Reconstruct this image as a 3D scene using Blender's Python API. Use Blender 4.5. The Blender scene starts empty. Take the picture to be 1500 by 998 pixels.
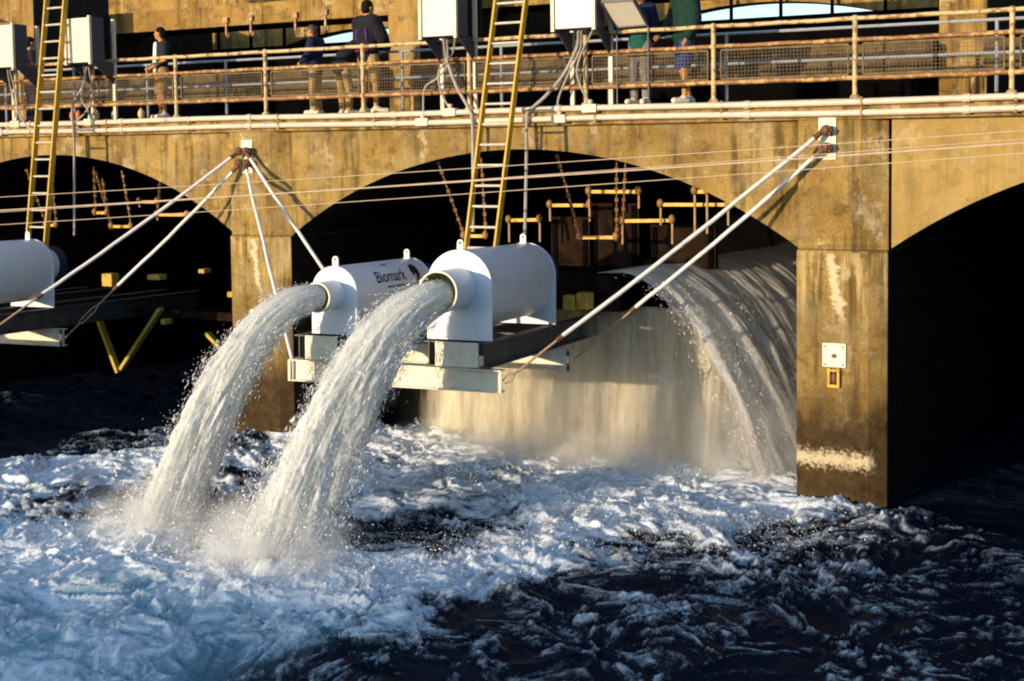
import bpy, math, random
import numpy as np
from mathutils import Vector, Matrix, Quaternion
random.seed(7)
PI = math.pi
sc = bpy.context.scene
COL = sc.collection

# ------------------------------------------------------------------ camera data (used to measure the place)
FP, CX, CY = 1979.39, 826.0, 338.0
CAM = np.array([15.7937, -17.7333, 4.7537])
R = np.array([[0.88298103, -0.01777337, 0.46907207], [0.46930160, 0.05476675, -0.88133797], [-0.01002518, 0.99834098, 0.05669902]])
def ray(px, py): return R @ np.array([px-CX, -(py-CY), -FP])
def at(px, py, Y=None, X=None, Z=None):
    v = ray(px, py)
    k, val = (1, Y) if Y is not None else (0, X) if X is not None else (2, Z)
    return Vector(CAM + (val-CAM[k])/v[k]*v)

# ------------------------------------------------------------------ numpy noise
def _hash(ix, iy, iz, seed):
    h = (ix*374761393 + iy*668265263 + iz*2147483647*0 + iz*1274126177 + seed*974634777) & 0xffffffff
    h = ((h ^ (h >> 13))*1274126177) & 0xffffffff
    return (h ^ (h >> 16)) & 0xffffffff
_G = np.random.RandomState(3).normal(size=(256, 3)); _G /= np.linalg.norm(_G, axis=1)[:, None]
def perlin(x, y, z=0.0, seed=0):
    x, y, z = np.broadcast_arrays(np.asarray(x, float), np.asarray(y, float), np.asarray(z, float))
    flat = not np.any(z)
    ix, iy, iz = np.floor(x).astype(np.int64), np.floor(y).astype(np.int64), np.floor(z).astype(np.int64)
    fx, fy, fz = x-ix, y-iy, z-iz
    u, v, w = [t*t*t*(t*(t*6-15)+10) for t in (fx, fy, fz)]
    def g(dx, dy, dz):
        q = _G[_hash(ix+dx, iy+dy, iz+dz, seed) & 255]
        return q[..., 0]*(fx-dx) + q[..., 1]*(fy-dy) + q[..., 2]*(fz-dz)
    def layer(dz):
        a = g(0, 0, dz); a = a + u*(g(1, 0, dz)-a)
        b = g(0, 1, dz); b = b + u*(g(1, 1, dz)-b)
        return a + v*(b-a)
    a = layer(0)
    return (a if flat else a + w*(layer(1)-a))*1.5
def fbm(x, y, z=0.0, oct=4, seed=0, gain=.5, lac=2.03):
    s, a, t = 0, 1, 0
    for i in range(oct):
        s = s + a*perlin(x*lac**i, y*lac**i, np.asarray(z)*lac**i, seed+i*17); t += a; a *= gain
    return s/t*1.35
def billow(x, y, oct=4, seed=0, gain=.5):
    s, a, t = 0, 1, 0
    for i in range(oct):
        s = s + a*np.abs(perlin(x*2.07**i, y*2.07**i, 0, seed+i*31)); t += a; a *= gain
    return s/t
def sstep(a, b, x):
    t = np.clip((x-a)/(b-a), 0, 1); return t*t*(3-2*t)

# ------------------------------------------------------------------ materials
def mat(name):
    m = bpy.data.materials.new(name); m.use_nodes = True
    nt = m.node_tree; nt.nodes.clear()
    out = nt.nodes.new('ShaderNodeOutputMaterial'); b = nt.nodes.new('ShaderNodeBsdfPrincipled')
    nt.links.new(b.outputs[0], out.inputs[0])
    return m, nt, b, out
class NT:
    """small node-building helper"""
    def __init__(s, nt): s.nt = nt
    def n(s, typ, **kw):
        d = s.nt.nodes.new(typ)
        for k, v in kw.items():
            setattr(d, k, v)
        return d
    def put(s, sock, v):
        if hasattr(v, 'is_output'): s.nt.links.new(v, sock)
        else: sock.default_value = v
    def pos(s): return s.n('ShaderNodeNewGeometry').outputs['Position']
    def obj(s): return s.n('ShaderNodeTexCoord').outputs['Object']
    def attr(s, name, out='Fac'): d = s.n('ShaderNodeAttribute', attribute_name=name); return d.outputs[out]
    def map(s, v, scale=(1, 1, 1), loc=(0, 0, 0)):
        d = s.n('ShaderNodeMapping'); s.put(d.inputs['Vector'], v); d.inputs['Scale'].default_value = scale; d.inputs['Location'].default_value = loc
        return d.outputs[0]
    def noise(s, v, scale, detail=4, rough=.55, dist=0.):
        d = s.n('ShaderNodeTexNoise'); s.put(d.inputs['Vector'], v)
        d.inputs['Scale'].default_value = scale; d.inputs['Detail'].default_value = detail
        d.inputs['Roughness'].default_value = rough; d.inputs['Distortion'].default_value = dist
        return d.outputs['Fac']
    def ramp(s, f, stops):
        d = s.n('ShaderNodeValToRGB'); s.put(d.inputs[0], f); e = d.color_ramp.elements
        while len(e) < len(stops): e.new(.5)
        for el, (p, c) in zip(e, stops):
            el.position = p; el.color = (c, c, c, 1) if not hasattr(c, '__len__') else (*c, 1)
        return d.outputs[0]
    def mix(s, f, a, b, blend='MIX'):
        d = s.n('ShaderNodeMix', data_type='RGBA', blend_type=blend)
        s.put(d.inputs[0], f)
        for sock, v in ((d.inputs[6], a), (d.inputs[7], b)):
            s.put(sock, (*v, 1) if isinstance(v, tuple) and len(v) == 3 else v)
        return d.outputs[2]
    def math(s, op, a, b=None, clamp=False):
        d = s.n('ShaderNodeMath', operation=op, use_clamp=clamp); s.put(d.inputs[0], a)
        if b is not None: s.put(d.inputs[1], b)
        return d.outputs[0]
    def sep(s, v): d = s.n('ShaderNodeSeparateXYZ'); s.put(d.inputs[0], v); return d.outputs
    def rng(s, v, a, b, c=0., d_=1., smooth=True):
        d = s.n('ShaderNodeMapRange', interpolation_type='SMOOTHSTEP' if smooth else 'LINEAR'); s.put(d.inputs[0], v)
        for i, q in enumerate((a, b, c, d_)): d.inputs[1+i].default_value = q
        return d.outputs[0]
    def bump(s, h, strength=.5, dist=.02):
        d = s.n('ShaderNodeBump'); s.put(d.inputs['Height'], h); d.inputs['Strength'].default_value = strength; d.inputs['Distance'].default_value = dist
        return d.outputs[0]

def simple(name, col, rough=.5, metal=0., var=.15, scale=8., bump=0., spec=.5, dirt=None, dscale=5., dth=(.55, .72)):
    m, nt, b, out = mat(name); k = NT(nt); p = k.pos()
    f = k.noise(p, scale, 5)
    c = k.mix(k.rng(f, .3, .7), tuple(x*(1-var) for x in col), tuple(min(1, x*(1+var)) for x in col))
    if dirt: c = k.mix(k.rng(k.noise(p, dscale, 6, .65), *dth), c, dirt)
    k.put(b.inputs['Base Color'], c)
    b.inputs['Roughness'].default_value = rough; b.inputs['Metallic'].default_value = metal
    b.inputs['Specular IOR Level'].default_value = spec
    if bump: k.put(b.inputs['Normal'], k.bump(k.noise(p, scale*3, 4), bump, .01))
    return m

def concrete(name, pier=False, tint=(1, 1, 1), plaster=False, band=False):
    m, nt, b, out = mat(name); k = NT(nt); p = k.pos()
    x, y, z = k.sep(p)
    T = lambda c: tuple(a*q for a, q in zip(c, tint))
    big = k.noise(p, .9, 5, .6)
    c = k.mix(k.rng(big, .35, .65), T((.27, .160, .040)), T((.44, .285, .080)))
    # vertical runs of dirt
    st = k.noise(k.map(p, (5.5, 5.5, .55)), 1., 6, .62)
    c = k.mix(k.math('MULTIPLY', k.rng(st, .47, .66), .78), c, T((.070, .040, .010)))
    lt = k.noise(k.map(p, (3.2, 3.2, .5), (7, 3, 1)), 1., 6, .65)
    c = k.mix(k.math('MULTIPLY', k.rng(lt, .54, .70), .55), c, T((.48, .35, .15)))
    # blotches, lime bloom
    bl = k.noise(k.map(p, (1, 1, 1.6), (3, 9, 4)), 2.6, 7, .7)
    c = k.mix(k.math('MULTIPLY', k.rng(bl, .52, .66), .65), c, T((.10, .058, .014)))
    wh = k.noise(k.map(p, (1, 1, .8), (13, 2, 8)), 2.1, 8, .72)
    c = k.mix(k.math('MULTIPLY', k.rng(wh, .55, .66), .75), c, T((.60, .48, .28)))
    g2 = k.noise(k.map(p, (1, 1, 1.2), (21, 5, 3)), 1.6, 7, .68)
    c = k.mix(k.math('MULTIPLY', k.rng(g2, .46, .66), .55), c, T((.34, .265, .135)))
    d2 = k.noise(k.map(p, (1.4, 1.4, .8), (5, 15, 9)), 1.9, 8, .72)
    c = k.mix(k.math('MULTIPLY', k.rng(d2, .54, .68), .6), c, T((.09, .058, .020)))
    # board marks
    wv = k.n('ShaderNodeTexWave', bands_direction='Z', wave_profile='SAW'); k.put(wv.inputs['Vector'], p)
    wv.inputs['Scale'].default_value = 1.05; wv.inputs['Distortion'].default_value = .25; wv.inputs['Detail'].default_value = 3
    c = k.mix(k.math('MULTIPLY', k.rng(wv.outputs['Fac'], .0, .035, 1., 0.), .35), c, T((.10, .06, .02)))
    speck = k.noise(p, 60., 3, .7)
    c = k.mix(.55, c, k.ramp(k.noise(p, 34., 5, .75), [(.32, .25), (.66, 1.15)]), 'MULTIPLY')
    if plaster:
        c = k.mix(.45, c, T((.46, .31, .10)))
    if pier:
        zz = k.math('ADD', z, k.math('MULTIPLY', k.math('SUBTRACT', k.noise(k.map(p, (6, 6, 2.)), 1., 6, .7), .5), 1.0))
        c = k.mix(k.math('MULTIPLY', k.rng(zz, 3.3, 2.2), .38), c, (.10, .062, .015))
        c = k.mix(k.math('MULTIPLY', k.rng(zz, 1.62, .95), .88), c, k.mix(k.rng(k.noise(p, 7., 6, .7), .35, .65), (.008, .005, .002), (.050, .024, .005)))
        yl = k.noise(p, 5., 6, .7)
        c = k.mix(k.math('MULTIPLY', k.rng(yl, .60, .72), k.rng(z, 1.9, .5, 0., .35)), c, (.20, .11, .015))
        if band:
            q = k.math('SUBTRACT', 1., k.math('MULTIPLY', k.math('ABSOLUTE', k.math('SUBTRACT', z, .60)), 6.2))
            q = k.math('ADD', q, k.math('MULTIPLY', k.math('SUBTRACT', k.noise(k.map(p, (1, 1, 1.3)), 17., 8, .8), .5), 4.2))
            q = k.math('MULTIPLY', k.rng(q, .05, .9), k.rng(k.math('ADD', x, k.math('MULTIPLY', k.noise(p, 20, 4), .2)), 11.19, 11.08))
            c = k.mix(q, c, (.52, .43, .26))
        # pale V run under the string course
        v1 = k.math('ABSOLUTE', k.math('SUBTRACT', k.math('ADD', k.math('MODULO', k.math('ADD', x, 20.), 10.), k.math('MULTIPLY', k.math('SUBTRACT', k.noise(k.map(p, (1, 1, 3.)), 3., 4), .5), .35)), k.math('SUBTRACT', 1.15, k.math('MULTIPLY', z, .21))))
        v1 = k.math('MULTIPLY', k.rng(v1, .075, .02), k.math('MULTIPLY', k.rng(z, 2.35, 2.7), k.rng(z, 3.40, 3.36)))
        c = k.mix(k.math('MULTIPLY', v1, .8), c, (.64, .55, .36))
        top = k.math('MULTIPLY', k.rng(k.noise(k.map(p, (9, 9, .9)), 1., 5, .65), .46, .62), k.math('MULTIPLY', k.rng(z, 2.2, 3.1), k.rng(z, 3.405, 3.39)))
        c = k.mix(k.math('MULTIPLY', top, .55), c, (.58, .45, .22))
    vo = k.n('ShaderNodeTexVoronoi'); k.put(vo.inputs['Vector'], k.map(p, (1, .3, 1))); vo.inputs['Scale'].default_value = 6.5; vo.inputs['Randomness'].default_value = 1.
    pit = k.math('MULTIPLY', k.rng(vo.outputs['Distance'], .11, .05), k.rng(k.noise(p, 2.2, 3), .50, .56))
    c = k.mix(k.math('MULTIPLY', pit, .7), c, T((.06, .03, .01)))
    cr = k.math('ABSOLUTE', k.math('SUBTRACT', k.noise(k.map(p, (1, 1, .6), (2, 2, 2)), 1.3, 8, .62), .5))
    c = k.mix(k.math('MULTIPLY', k.rng(cr, .004, .001), .22), c, T((.05, .03, .01)))
    k.put(b.inputs['Base Color'], c)
    b.inputs['Roughness'].default_value = .88; b.inputs['Specular IOR Level'].default_value = .25
    h = k.math('ADD', k.math('MULTIPLY', k.noise(p, 22., 6, .65), .6), k.math('MULTIPLY', bl, .8))
    h = k.math('ADD', h, k.math('MULTIPLY', speck, .25))
    k.put(b.inputs['Normal'], k.bump(h, .55, .03))
    return m

def rusty(name, paint, amount=(.5, .58), rust=(.20, .085, .022), scale=9., rough=.55):
    m, nt, b, out = mat(name); k = NT(nt); p = k.pos()
    f = k.noise(p, scale, 7, .68)
    g = k.noise(p, scale*5, 4, .6)
    r = k.mix(k.rng(g, .3, .7), tuple(q*.5 for q in rust), tuple(q*1.9 for q in rust))
    c = k.mix(k.rng(f, *amount), paint, r)
    c = k.mix(k.math('MULTIPLY', k.rng(k.noise(p, 2.5, 5), .4, .7), .25), c, tuple(q*.45 for q in paint))
    k.put(b.inputs['Base Color'], c); b.inputs['Roughness'].default_value = rough
    k.put(b.inputs['Normal'], k.bump(f, .35, .006))
    return m

M = {}
M['conc'] = concrete('stained concrete')
M['conc_plaster'] = concrete('pale rendered concrete', plaster=True)
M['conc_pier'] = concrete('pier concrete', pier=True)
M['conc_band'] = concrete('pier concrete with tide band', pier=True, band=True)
M['ledge'] = simple('dark stained concrete ledge', (.085, .055, .018), .9, var=.5, scale=5, dirt=(.03, .02, .01))
M['conc_up'] = concrete('upper concrete', tint=(1., .93, .8))
M['shade_growth'] = simple('black shade and growth on concrete', (.014, .010, .007), .75, var=.5, scale=4, spec=.2)  # shade painted into the colour, together with dark algae
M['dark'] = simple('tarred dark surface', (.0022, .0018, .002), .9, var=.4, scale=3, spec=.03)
M['dark_brown'] = simple('soaked dark timber', (.016, .008, .004), .8, var=.6, scale=4, spec=.05)
M['rail'] = rusty('cream paint with rust', (.56, .41, .19), (.50, .60))
M['rail_rust'] = rusty('heavily rusted paint', (.52, .32, .10), (.40, .50))
M['rail_far'] = rusty('grey blue paint', (.30, .32, .34), (.55, .66))
M['mesh'] = simple('rusty wire mesh', (.13, .08, .03), .7, var=.4)
M['conduit'] = simple('painted steel conduit', (.62, .50, .37), .45, var=.1, dirt=(.25, .14, .06), dscale=4, dth=(.6, .75))
M['cable_grey'] = simple('grey flexible conduit', (.33, .29, .25), .6)
M['white'] = simple('white pump paint', (.68, .70, .73), .34, var=.025, scale=2.5, dirt=(.55, .52, .48), dscale=3.2, dth=(.62, .9))
M['white2'] = simple('white steel paint with rust', (.78, .73, .64), .45, var=.04, dirt=(.36, .19, .04), dscale=6, dth=(.64, .74))
M['steel_dark'] = simple('dark weathered steel', (.055, .050, .050), .55, var=.35, scale=6, bump=.2)
M['beam_white'] = simple('white beam paint', (.74, .66, .50), .5, var=.08, dirt=(.42, .22, .035), dscale=4.5, dth=(.60, .74), bump=.15)
M['rust'] = rusty('rusty iron', (.12, .05, .015), (.3, .4), rust=(.10, .035, .01))
M['yellow'] = simple('yellow fibreglass', (.56, .32, .015), .45, var=.12, dirt=(.30, .15, .01), dscale=7)
M['alu'] = simple('aluminium rung', (.52, .46, .36), .4, var=.1)
M['yellow_bar'] = simple('yellow painted bar', (.62, .33, .02), .5, var=.2, dirt=(.12, .05, .01), dscale=9)
M['yellow_timber'] = simple('yellow timber', (.46, .31, .03), .7, var=.2, scale=12)
M['block'] = simple('ochre sunlit patch block', (.55, .33, .04), .8, var=.3, dirt=(.12, .06, .01), dscale=8, bump=.3)
M['sleeve'] = simple('white rod sleeve', (.72, .67, .62), .4, var=.06, dirt=(.40, .25, .12), dscale=6, dth=(.62, .8))
M['rope'] = simple('old wire rope', (.36, .25, .13), .7, var=.3, scale=30)
M['wire'] = simple('thin steel wire', (.52, .40, .28), .45, var=.1)
M['chain'] = rusty('chain', (.30, .16, .04), (.4, .6))
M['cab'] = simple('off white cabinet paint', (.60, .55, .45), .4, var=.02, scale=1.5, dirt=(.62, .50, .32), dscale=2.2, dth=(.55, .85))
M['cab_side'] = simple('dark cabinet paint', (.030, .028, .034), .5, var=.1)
M['plate'] = simple('whitewashed plate', (.80, .72, .52), .6, var=.06, dirt=(.35, .2, .08), dscale=12, dth=(.66, .75))
M['nozzle_in'] = simple('yellow green lining', (.30, .30, .06), .4, var=.25, scale=14)
M['nozzle_blue'] = simple('blue green lining', (.10, .20, .20), .4, var=.25, scale=14)
M['blue_hose'] = simple('dark blue fitting', (.02, .03, .08), .5, var=.3)
M['black_ink'] = simple('black print', (.012, .012, .02), .5)
M['red_ink'] = simple('dull red print', (.30, .09, .09), .5)
M['pale'] = simple('pale cork', (.66, .48, .26), .7, var=.2, scale=15)
M['orange'] = simple('orange plastic', (.65, .16, .02), .5)
# people
M['skin'] = simple('skin', (.46, .20, .07), .55, var=.1)
M['skin_tan'] = simple('tanned skin', (.50, .22, .06), .55, var=.1)
M['hair'] = simple('dark hair', (.012, .007, .005), .8, var=.3, scale=40, spec=.1)
M['hair_brown'] = simple('brown hair', (.07, .03, .012), .6, var=.3, scale=40)
for n_, c_ in dict(navy=(.012, .014, .045), black_cloth=(.012, .011, .016), purple=(.075, .018, .16), white_cloth=(.72, .66, .60), khaki=(.34, .22, .07),
                   tan_cloth=(.42, .27, .10), grey_cloth=(.21, .19, .17), teal=(.008, .085, .065), green=(.008, .032, .022), blue_cloth=(.02, .05, .20),
                   red_cloth=(.30, .02, .02), hivis=(.55, .60, .03), shoe_white=(.72, .62, .50), jeans=(.05, .075, .12), dark_shirt=(.02, .018, .022)).items():
    M[n_] = simple(n_.replace('_', ' '), c_, .85, var=.22, scale=14, bump=.25, spec=.2)

# ------------------------------------------------------------------ mesh building
class MB:
    def __init__(s): s.v = []; s.f = []; s.uv = None
    def add(s, vs, fs):
        o = len(s.v); s.v += [tuple(q) for q in vs]; s.f += [tuple(i+o for i in f) for f in fs]; return s
    def box(s, a, b):
        (x0, y0, z0), (x1, y1, z1) = a, b
        return s.add([(x0, y0, z0), (x1, y0, z0), (x1, y1, z0), (x0, y1, z0), (x0, y0, z1), (x1, y0, z1), (x1, y1, z1), (x0, y1, z1)],
                     [(0, 3, 2, 1), (4, 5, 6, 7), (0, 1, 5, 4), (1, 2, 6, 5), (2, 3, 7, 6), (3, 0, 4, 7)])
    def frame(s, d, up=(0, 0, 1)):
        d = Vector(d).normalized(); u = Vector(up)
        if abs(d.dot(u)) > .98: u = Vector((0, 1, 0)) if abs(d.y) < .9 else Vector((1, 0, 0))
        a = d.cross(u).normalized(); return d, a, a.cross(d).normalized()
    def bar(s, p, q, w, h, up=(0, 0, 1)):
        p, q = Vector(p), Vector(q); d, a, b = s.frame(q-p, up)
        vs = [c + a*(w/2*i) + b*(h/2*j) for c in (p, q) for i, j in ((-1, -1), (1, -1), (1, 1), (-1, 1))]
        return s.add(vs, [(0, 1, 2, 3), (7, 6, 5, 4), (0, 4, 5, 1), (1, 5, 6, 2), (2, 6, 7, 3), (3, 7, 4, 0)])
    def tube(s, pts, r, n=10, cap=True):
        pts = [Vector(p) for p in pts]; rs = r if hasattr(r, '__len__') else [r]*len(pts)
        prev = None; vs = []
        for i, p in enumerate(pts):
            t = (pts[min(i+1, len(pts)-1)] - pts[max(i-1, 0)])
            d, a, b = s.frame(t)
            if prev is not None:
                a = (prev - d*prev.dot(d)).normalized(); b = d.cross(a)*-1
                b = a.cross(d)
            prev = a
            for k in range(n):
                an = 2*PI*k/n; vs.append(p + (a*math.cos(an) + b*math.sin(an))*rs[i])
        fs = [(i*n+k, i*n+(k+1) % n, (i+1)*n+(k+1) % n, (i+1)*n+k) for i in range(len(pts)-1) for k in range(n)]
        if cap: fs += [tuple(range(n))[::-1], tuple((len(pts)-1)*n+k for k in range(n))]
        return s.add(vs, fs)
    def cyl(s, p, q, r, n=24): return s.tube([p, q], r, n)
    def pipe(s, p, q, r, t, n=40):   # hollow, open both ends
        p, q = Vector(p), Vector(q); d, a, b = s.frame(q-p); vs = []
        for c, rr in ((p, r), (q, r), (q, r-t), (p, r-t)):
            for k in range(n): an = 2*PI*k/n; vs.append(c+(a*math.cos(an)+b*math.sin(an))*rr)
        fs = [(i*n+k, i*n+(k+1) % n, ((i+1) % 4)*n+(k+1) % n, ((i+1) % 4)*n+k) for i in range(4) for k in range(n)]
        return s.add(vs, fs)
    def prism(s, poly, ax, d0, d1):
        """poly of 2D points; ax 'X','Y','Z' extrusion axis"""
        def P(u, v, w): return {'X': (w, u, v), 'Y': (u, w, v), 'Z': (u, v, w)}[ax]
        n = len(poly); vs = [P(u, v, d0) for u, v in poly] + [P(u, v, d1) for u, v in poly]
        fs = [(i, (i+1) % n, n+(i+1) % n, n+i) for i in range(n)] + [tuple(range(n))[::-1], tuple(range(n, 2*n))]
        return s.add(vs, fs)
    def ellipsoid(s, c, r, n=12, m=8, rot=None):
        c = Vector(c); vs = []
        for j in range(1, m):
            th = PI*j/m
            for k in range(n):
                ph = 2*PI*k/n; q = Vector((r[0]*math.sin(th)*math.cos(ph), r[1]*math.sin(th)*math.sin(ph), r[2]*math.cos(th)))
                vs.append(c + (rot @ q if rot else q))
        for sg in (1, -1):
            q = Vector((0, 0, sg*r[2])); vs.append(c + (rot @ q if rot else q))
        fs = [(j*n+k, j*n+(k+1) % n, (j+1)*n+(k+1) % n, (j+1)*n+k) for j in range(m-2) for k in range(n)]
        t, bt = len(vs)-2, len(vs)-1
        fs = [f[::-1] for f in fs]
        fs += [(t, k, (k+1) % n) for k in range(n)] + [(bt, (m-2)*n+(k+1) % n, (m-2)*n+k) for k in range(n)]
        return s.add(vs, fs)
    def capsule(s, p, q, r0, r1, n=12, flat=None):
        p, q = Vector(p), Vector(q); d, a, b = s.frame(q-p); L = (q-p).length
        if flat:   # (axis vector, factor): squash cross-section along that axis
            fa = Vector(flat[0]); fa = (fa - d*fa.dot(d)).normalized(); a = fa; b = a.cross(d); kf = flat[1]
        else: kf = 1
        prof = [(-r0*math.cos(t), r0*math.sin(t)) for t in (.0, .5, 1.0, PI/2)] + [(L + r1*math.sin(t), r1*math.cos(t)) for t in (0, .5, 1.0, PI/2)]
        prof[0] = (prof[0][0], .001); prof[-1] = (prof[-1][0], .001)
        vs = [p + d*x + (a*math.cos(2*PI*k/n)*kf + b*math.sin(2*PI*k/n))*rr for x, rr in prof for k in range(n)]
        m = len(prof)
        fs = [(i*n+k, i*n+(k+1) % n, (i+1)*n+(k+1) % n, (i+1)*n+k) for i in range(m-1) for k in range(n)] + [tuple(range(n))[::-1], tuple((m-1)*n+k for k in range(n))]
        return s.add(vs, fs)
    def mesh(s, name):
        me = bpy.data.meshes.new(name); me.from_pydata(s.v, [], s.f); me.update()
        import bmesh
        bm = bmesh.new(); bm.from_mesh(me); bmesh.ops.recalc_face_normals(bm, faces=bm.faces); bm.to_mesh(me); bm.free()
        return me
    def build(s, name, m, parent=None, smooth=False, bevel=0.):
        me = s.mesh(name); return link(name, me, m, parent, smooth, bevel)
def link(name, me, m, parent=None, smooth=False, bevel=0.):
    o = bpy.data.objects.new(name, me); COL.objects.link(o)
    if m: me.materials.append(M[m] if isinstance(m, str) else m)
    if smooth:
        for p in me.polygons: p.use_smooth = True
        try: me.set_sharp_from_angle(angle=math.radians(38))
        except Exception: pass
    if bevel:
        b = o.modifiers.new('bevel', 'BEVEL'); b.width = bevel; b.segments = 2; b.limit_method = 'ANGLE'
    if parent:
        o.parent = parent
        bpy.context.view_layer.update() if False else None
        o.matrix_parent_inverse = Matrix.Translation(-Vector(parent_loc(parent)))
    return o
def parent_loc(p):
    v = Vector(p.location)
    return v
def thing(name, label, cat, loc=(0, 0, 0), group=None):
    o = bpy.data.objects.new(name, None); o.empty_display_size = .2; COL.objects.link(o)
    o.location = loc; o['label'] = label; o['category'] = cat
    if group: o['group'] = group
    return o
def tag(o, label, cat, group=None):
    o['label'] = label; o['category'] = cat
    if group: o['group'] = group
    return o
def face_mat(o, m, test):
    o.data.materials.append(M[m]); i = len(o.data.materials)-1
    for p in o.data.polygons:
        if test(p): p.material_index = i
def dup(root, off, label):
    """a copy of a thing and of its parts, moved by off"""
    r = root.copy(); COL.objects.link(r); r.location = Vector(root.location) + Vector(off); r['label'] = label
    for ch in root.children:
        c = ch.copy(); COL.objects.link(c); c.parent = r; c.matrix_parent_inverse = ch.matrix_parent_inverse.copy()
        for g in ch.children:
            d = g.copy(); COL.objects.link(d); d.parent = c; d.matrix_parent_inverse = g.matrix_parent_inverse.copy()
    return r
def sub(mb, name, m, part, **kw):     # a sub-part: parts sit at the thing's origin, so only the part chain matters
    o = mb.build(name, m, None, **kw); o.parent = part
    root = part.parent
    o.matrix_parent_inverse = Matrix.Translation(-Vector(root.location)) @ Matrix.Identity(4) if False else Matrix.Identity(4)
    return o

# ================================================================== THE ARCH BRIDGE
PITCH, PW = 10.0, 1.2
ZS, ZC, ZD = 3.43, 5.17, 5.45      # springing, slab soffit, deck
bridge = thing('arch_bridge', 'ochre stained concrete arch bridge carrying the railed walkway over the foaming water', 'bridge', (0, 0, -2))
RA = 7.61
def arch_z(x): return ZS + math.sqrt(max(RA*RA - x*x, 0)) - (RA-1.4)
for k in range(-2, 3):
    x0 = k*PITCH
    # pier: upper pilaster with a chamfered right corner, and a plinth below
    up = [(x0, 8.), (x0, -.10), (x0+.86, -.10), (x0+1.10, .03), (x0+PW, .06), (x0+PW, 8.)]
    lo = [(x0-.012, 8.), (x0-.012, -.13), (x0+.98, -.13), (x0+PW+.012, -.02), (x0+PW+.012, 8.)]
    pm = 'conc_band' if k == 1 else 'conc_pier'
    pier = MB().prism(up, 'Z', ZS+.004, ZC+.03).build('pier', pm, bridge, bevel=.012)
    face_mat(pier, 'shade_growth', lambda p: abs(p.normal.x) > .95)  # side faces: shade goes into the colour with the growth
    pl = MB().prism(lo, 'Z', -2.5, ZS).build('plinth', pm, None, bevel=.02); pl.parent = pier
    face_mat(pl, 'shade_growth', lambda p: abs(p.normal.x) > .95)
for k in range(-2, 2):
    mb = MB(); cx = k*PITCH + PW + 4.4; N = 40
    xs = [-4.35 + 8.75*i/N for i in range(N+1)]
    poly = [(cx+x, arch_z(x)) for x in xs] + [(cx+x, ZC-.004) for x in reversed(xs)]
    vs = []; n = len(xs)
    for yy in (0., 8.):
        vs += [(cx+x, yy, arch_z(x)) for x in xs] + [(cx+x, yy, ZC-.004) for x in xs]
    fs = []
    for i in range(N):
        fs += [(i, i+1, n+i+1, n+i), (2*n+i, 3*n+i, 3*n+i+1, 2*n+i+1), (i, 2*n+i, 2*n+i+1, i+1), (n+i, n+i+1, 3*n+i+1, 3*n+i)]
    sp = mb.add(vs, fs).build('arch_span', 'conc_plaster' if k == 1 else 'conc', bridge)
    face_mat(sp, 'shade_growth', lambda p: p.normal.z < -.2)  # soffit coloured dark for the shade under the arch
# slab with a small drip moulding
MB().prism([(-.12, ZC), (-.12, ZD), (2.3, ZD), (2.3, ZC)], 'X', -20., 31.).build('deck_slab', 'conc', bridge, bevel=.02)
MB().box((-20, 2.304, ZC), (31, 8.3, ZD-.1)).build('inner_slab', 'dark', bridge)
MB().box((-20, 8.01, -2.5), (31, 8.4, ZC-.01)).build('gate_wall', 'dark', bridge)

# the upper road bridge behind the walkway
upper = thing('road_bridge', 'upper concrete road bridge standing on wall piers behind the walkway', 'bridge', (0, 2.85, ZD))
for k in range(-2, 3):
    x0 = k*PITCH + 1.22
    wp = MB().box((x0, 2.85, ZD-.09), (x0+.70, 5.0, 9.3)).box((x0+.003, 5.004, ZD-.09), (x0+.697, 8.4, 8.05)).build('wall_pier', 'conc_up', upper, bevel=.02); face_mat(wp, 'shade_growth', lambda p: p.normal.x > .95)  # sides turned from the sun carry painted shade
for k in range(-2, 2):
    x0 = k*PITCH + 1.924
    MB().box((x0, 5., 7.60), (x0+9.292, 6.1, 8.06)).build('upper_beam', 'conc_up', upper, bevel=.02)
    MB().box((x0, 2.5, 5.90), (x0+9.292, 2.72, 6.36)).build('ledge_beam', 'ledge', upper, bevel=.015)
# rear arch wall
mb = MB(); N = 200; xs = [-21 + 53*i/N for i in range(N+1)]
def rz(x):
    d = ((x - 6.2 + 5.) % 10.) - 5.
    return max(6.3, 7.84 - d*d/19.)
n = N+1; vs = []
for yy in (9., 9.5): vs += [(x, yy, rz(x)) for x in xs] + [(x, yy, 9.6) for x in xs]
fs = []
for i in range(N): fs += [(i, i+1, n+i+1, n+i), (2*n+i, 3*n+i, 3*n+i+1, 2*n+i+1), (i, 2*n+i, 2*n+i+1, i+1), (n+i, n+i+1, 3*n+i+1, 3*n+i)]
mb.add(vs, fs).build('rear_arch_wall', 'conc_up', upper)
MB().box((-21, 8.45, 5.2), (32, 8.62, 7.47)).build('gate_girder', 'dark', upper)
for x in np.arange(-10.4, 13, 1.07): MB().bar((x, 8.8, 7.3), (x, 8.8, 7.95), .06, .06).build('gate_rod', 'dark', upper)
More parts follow.
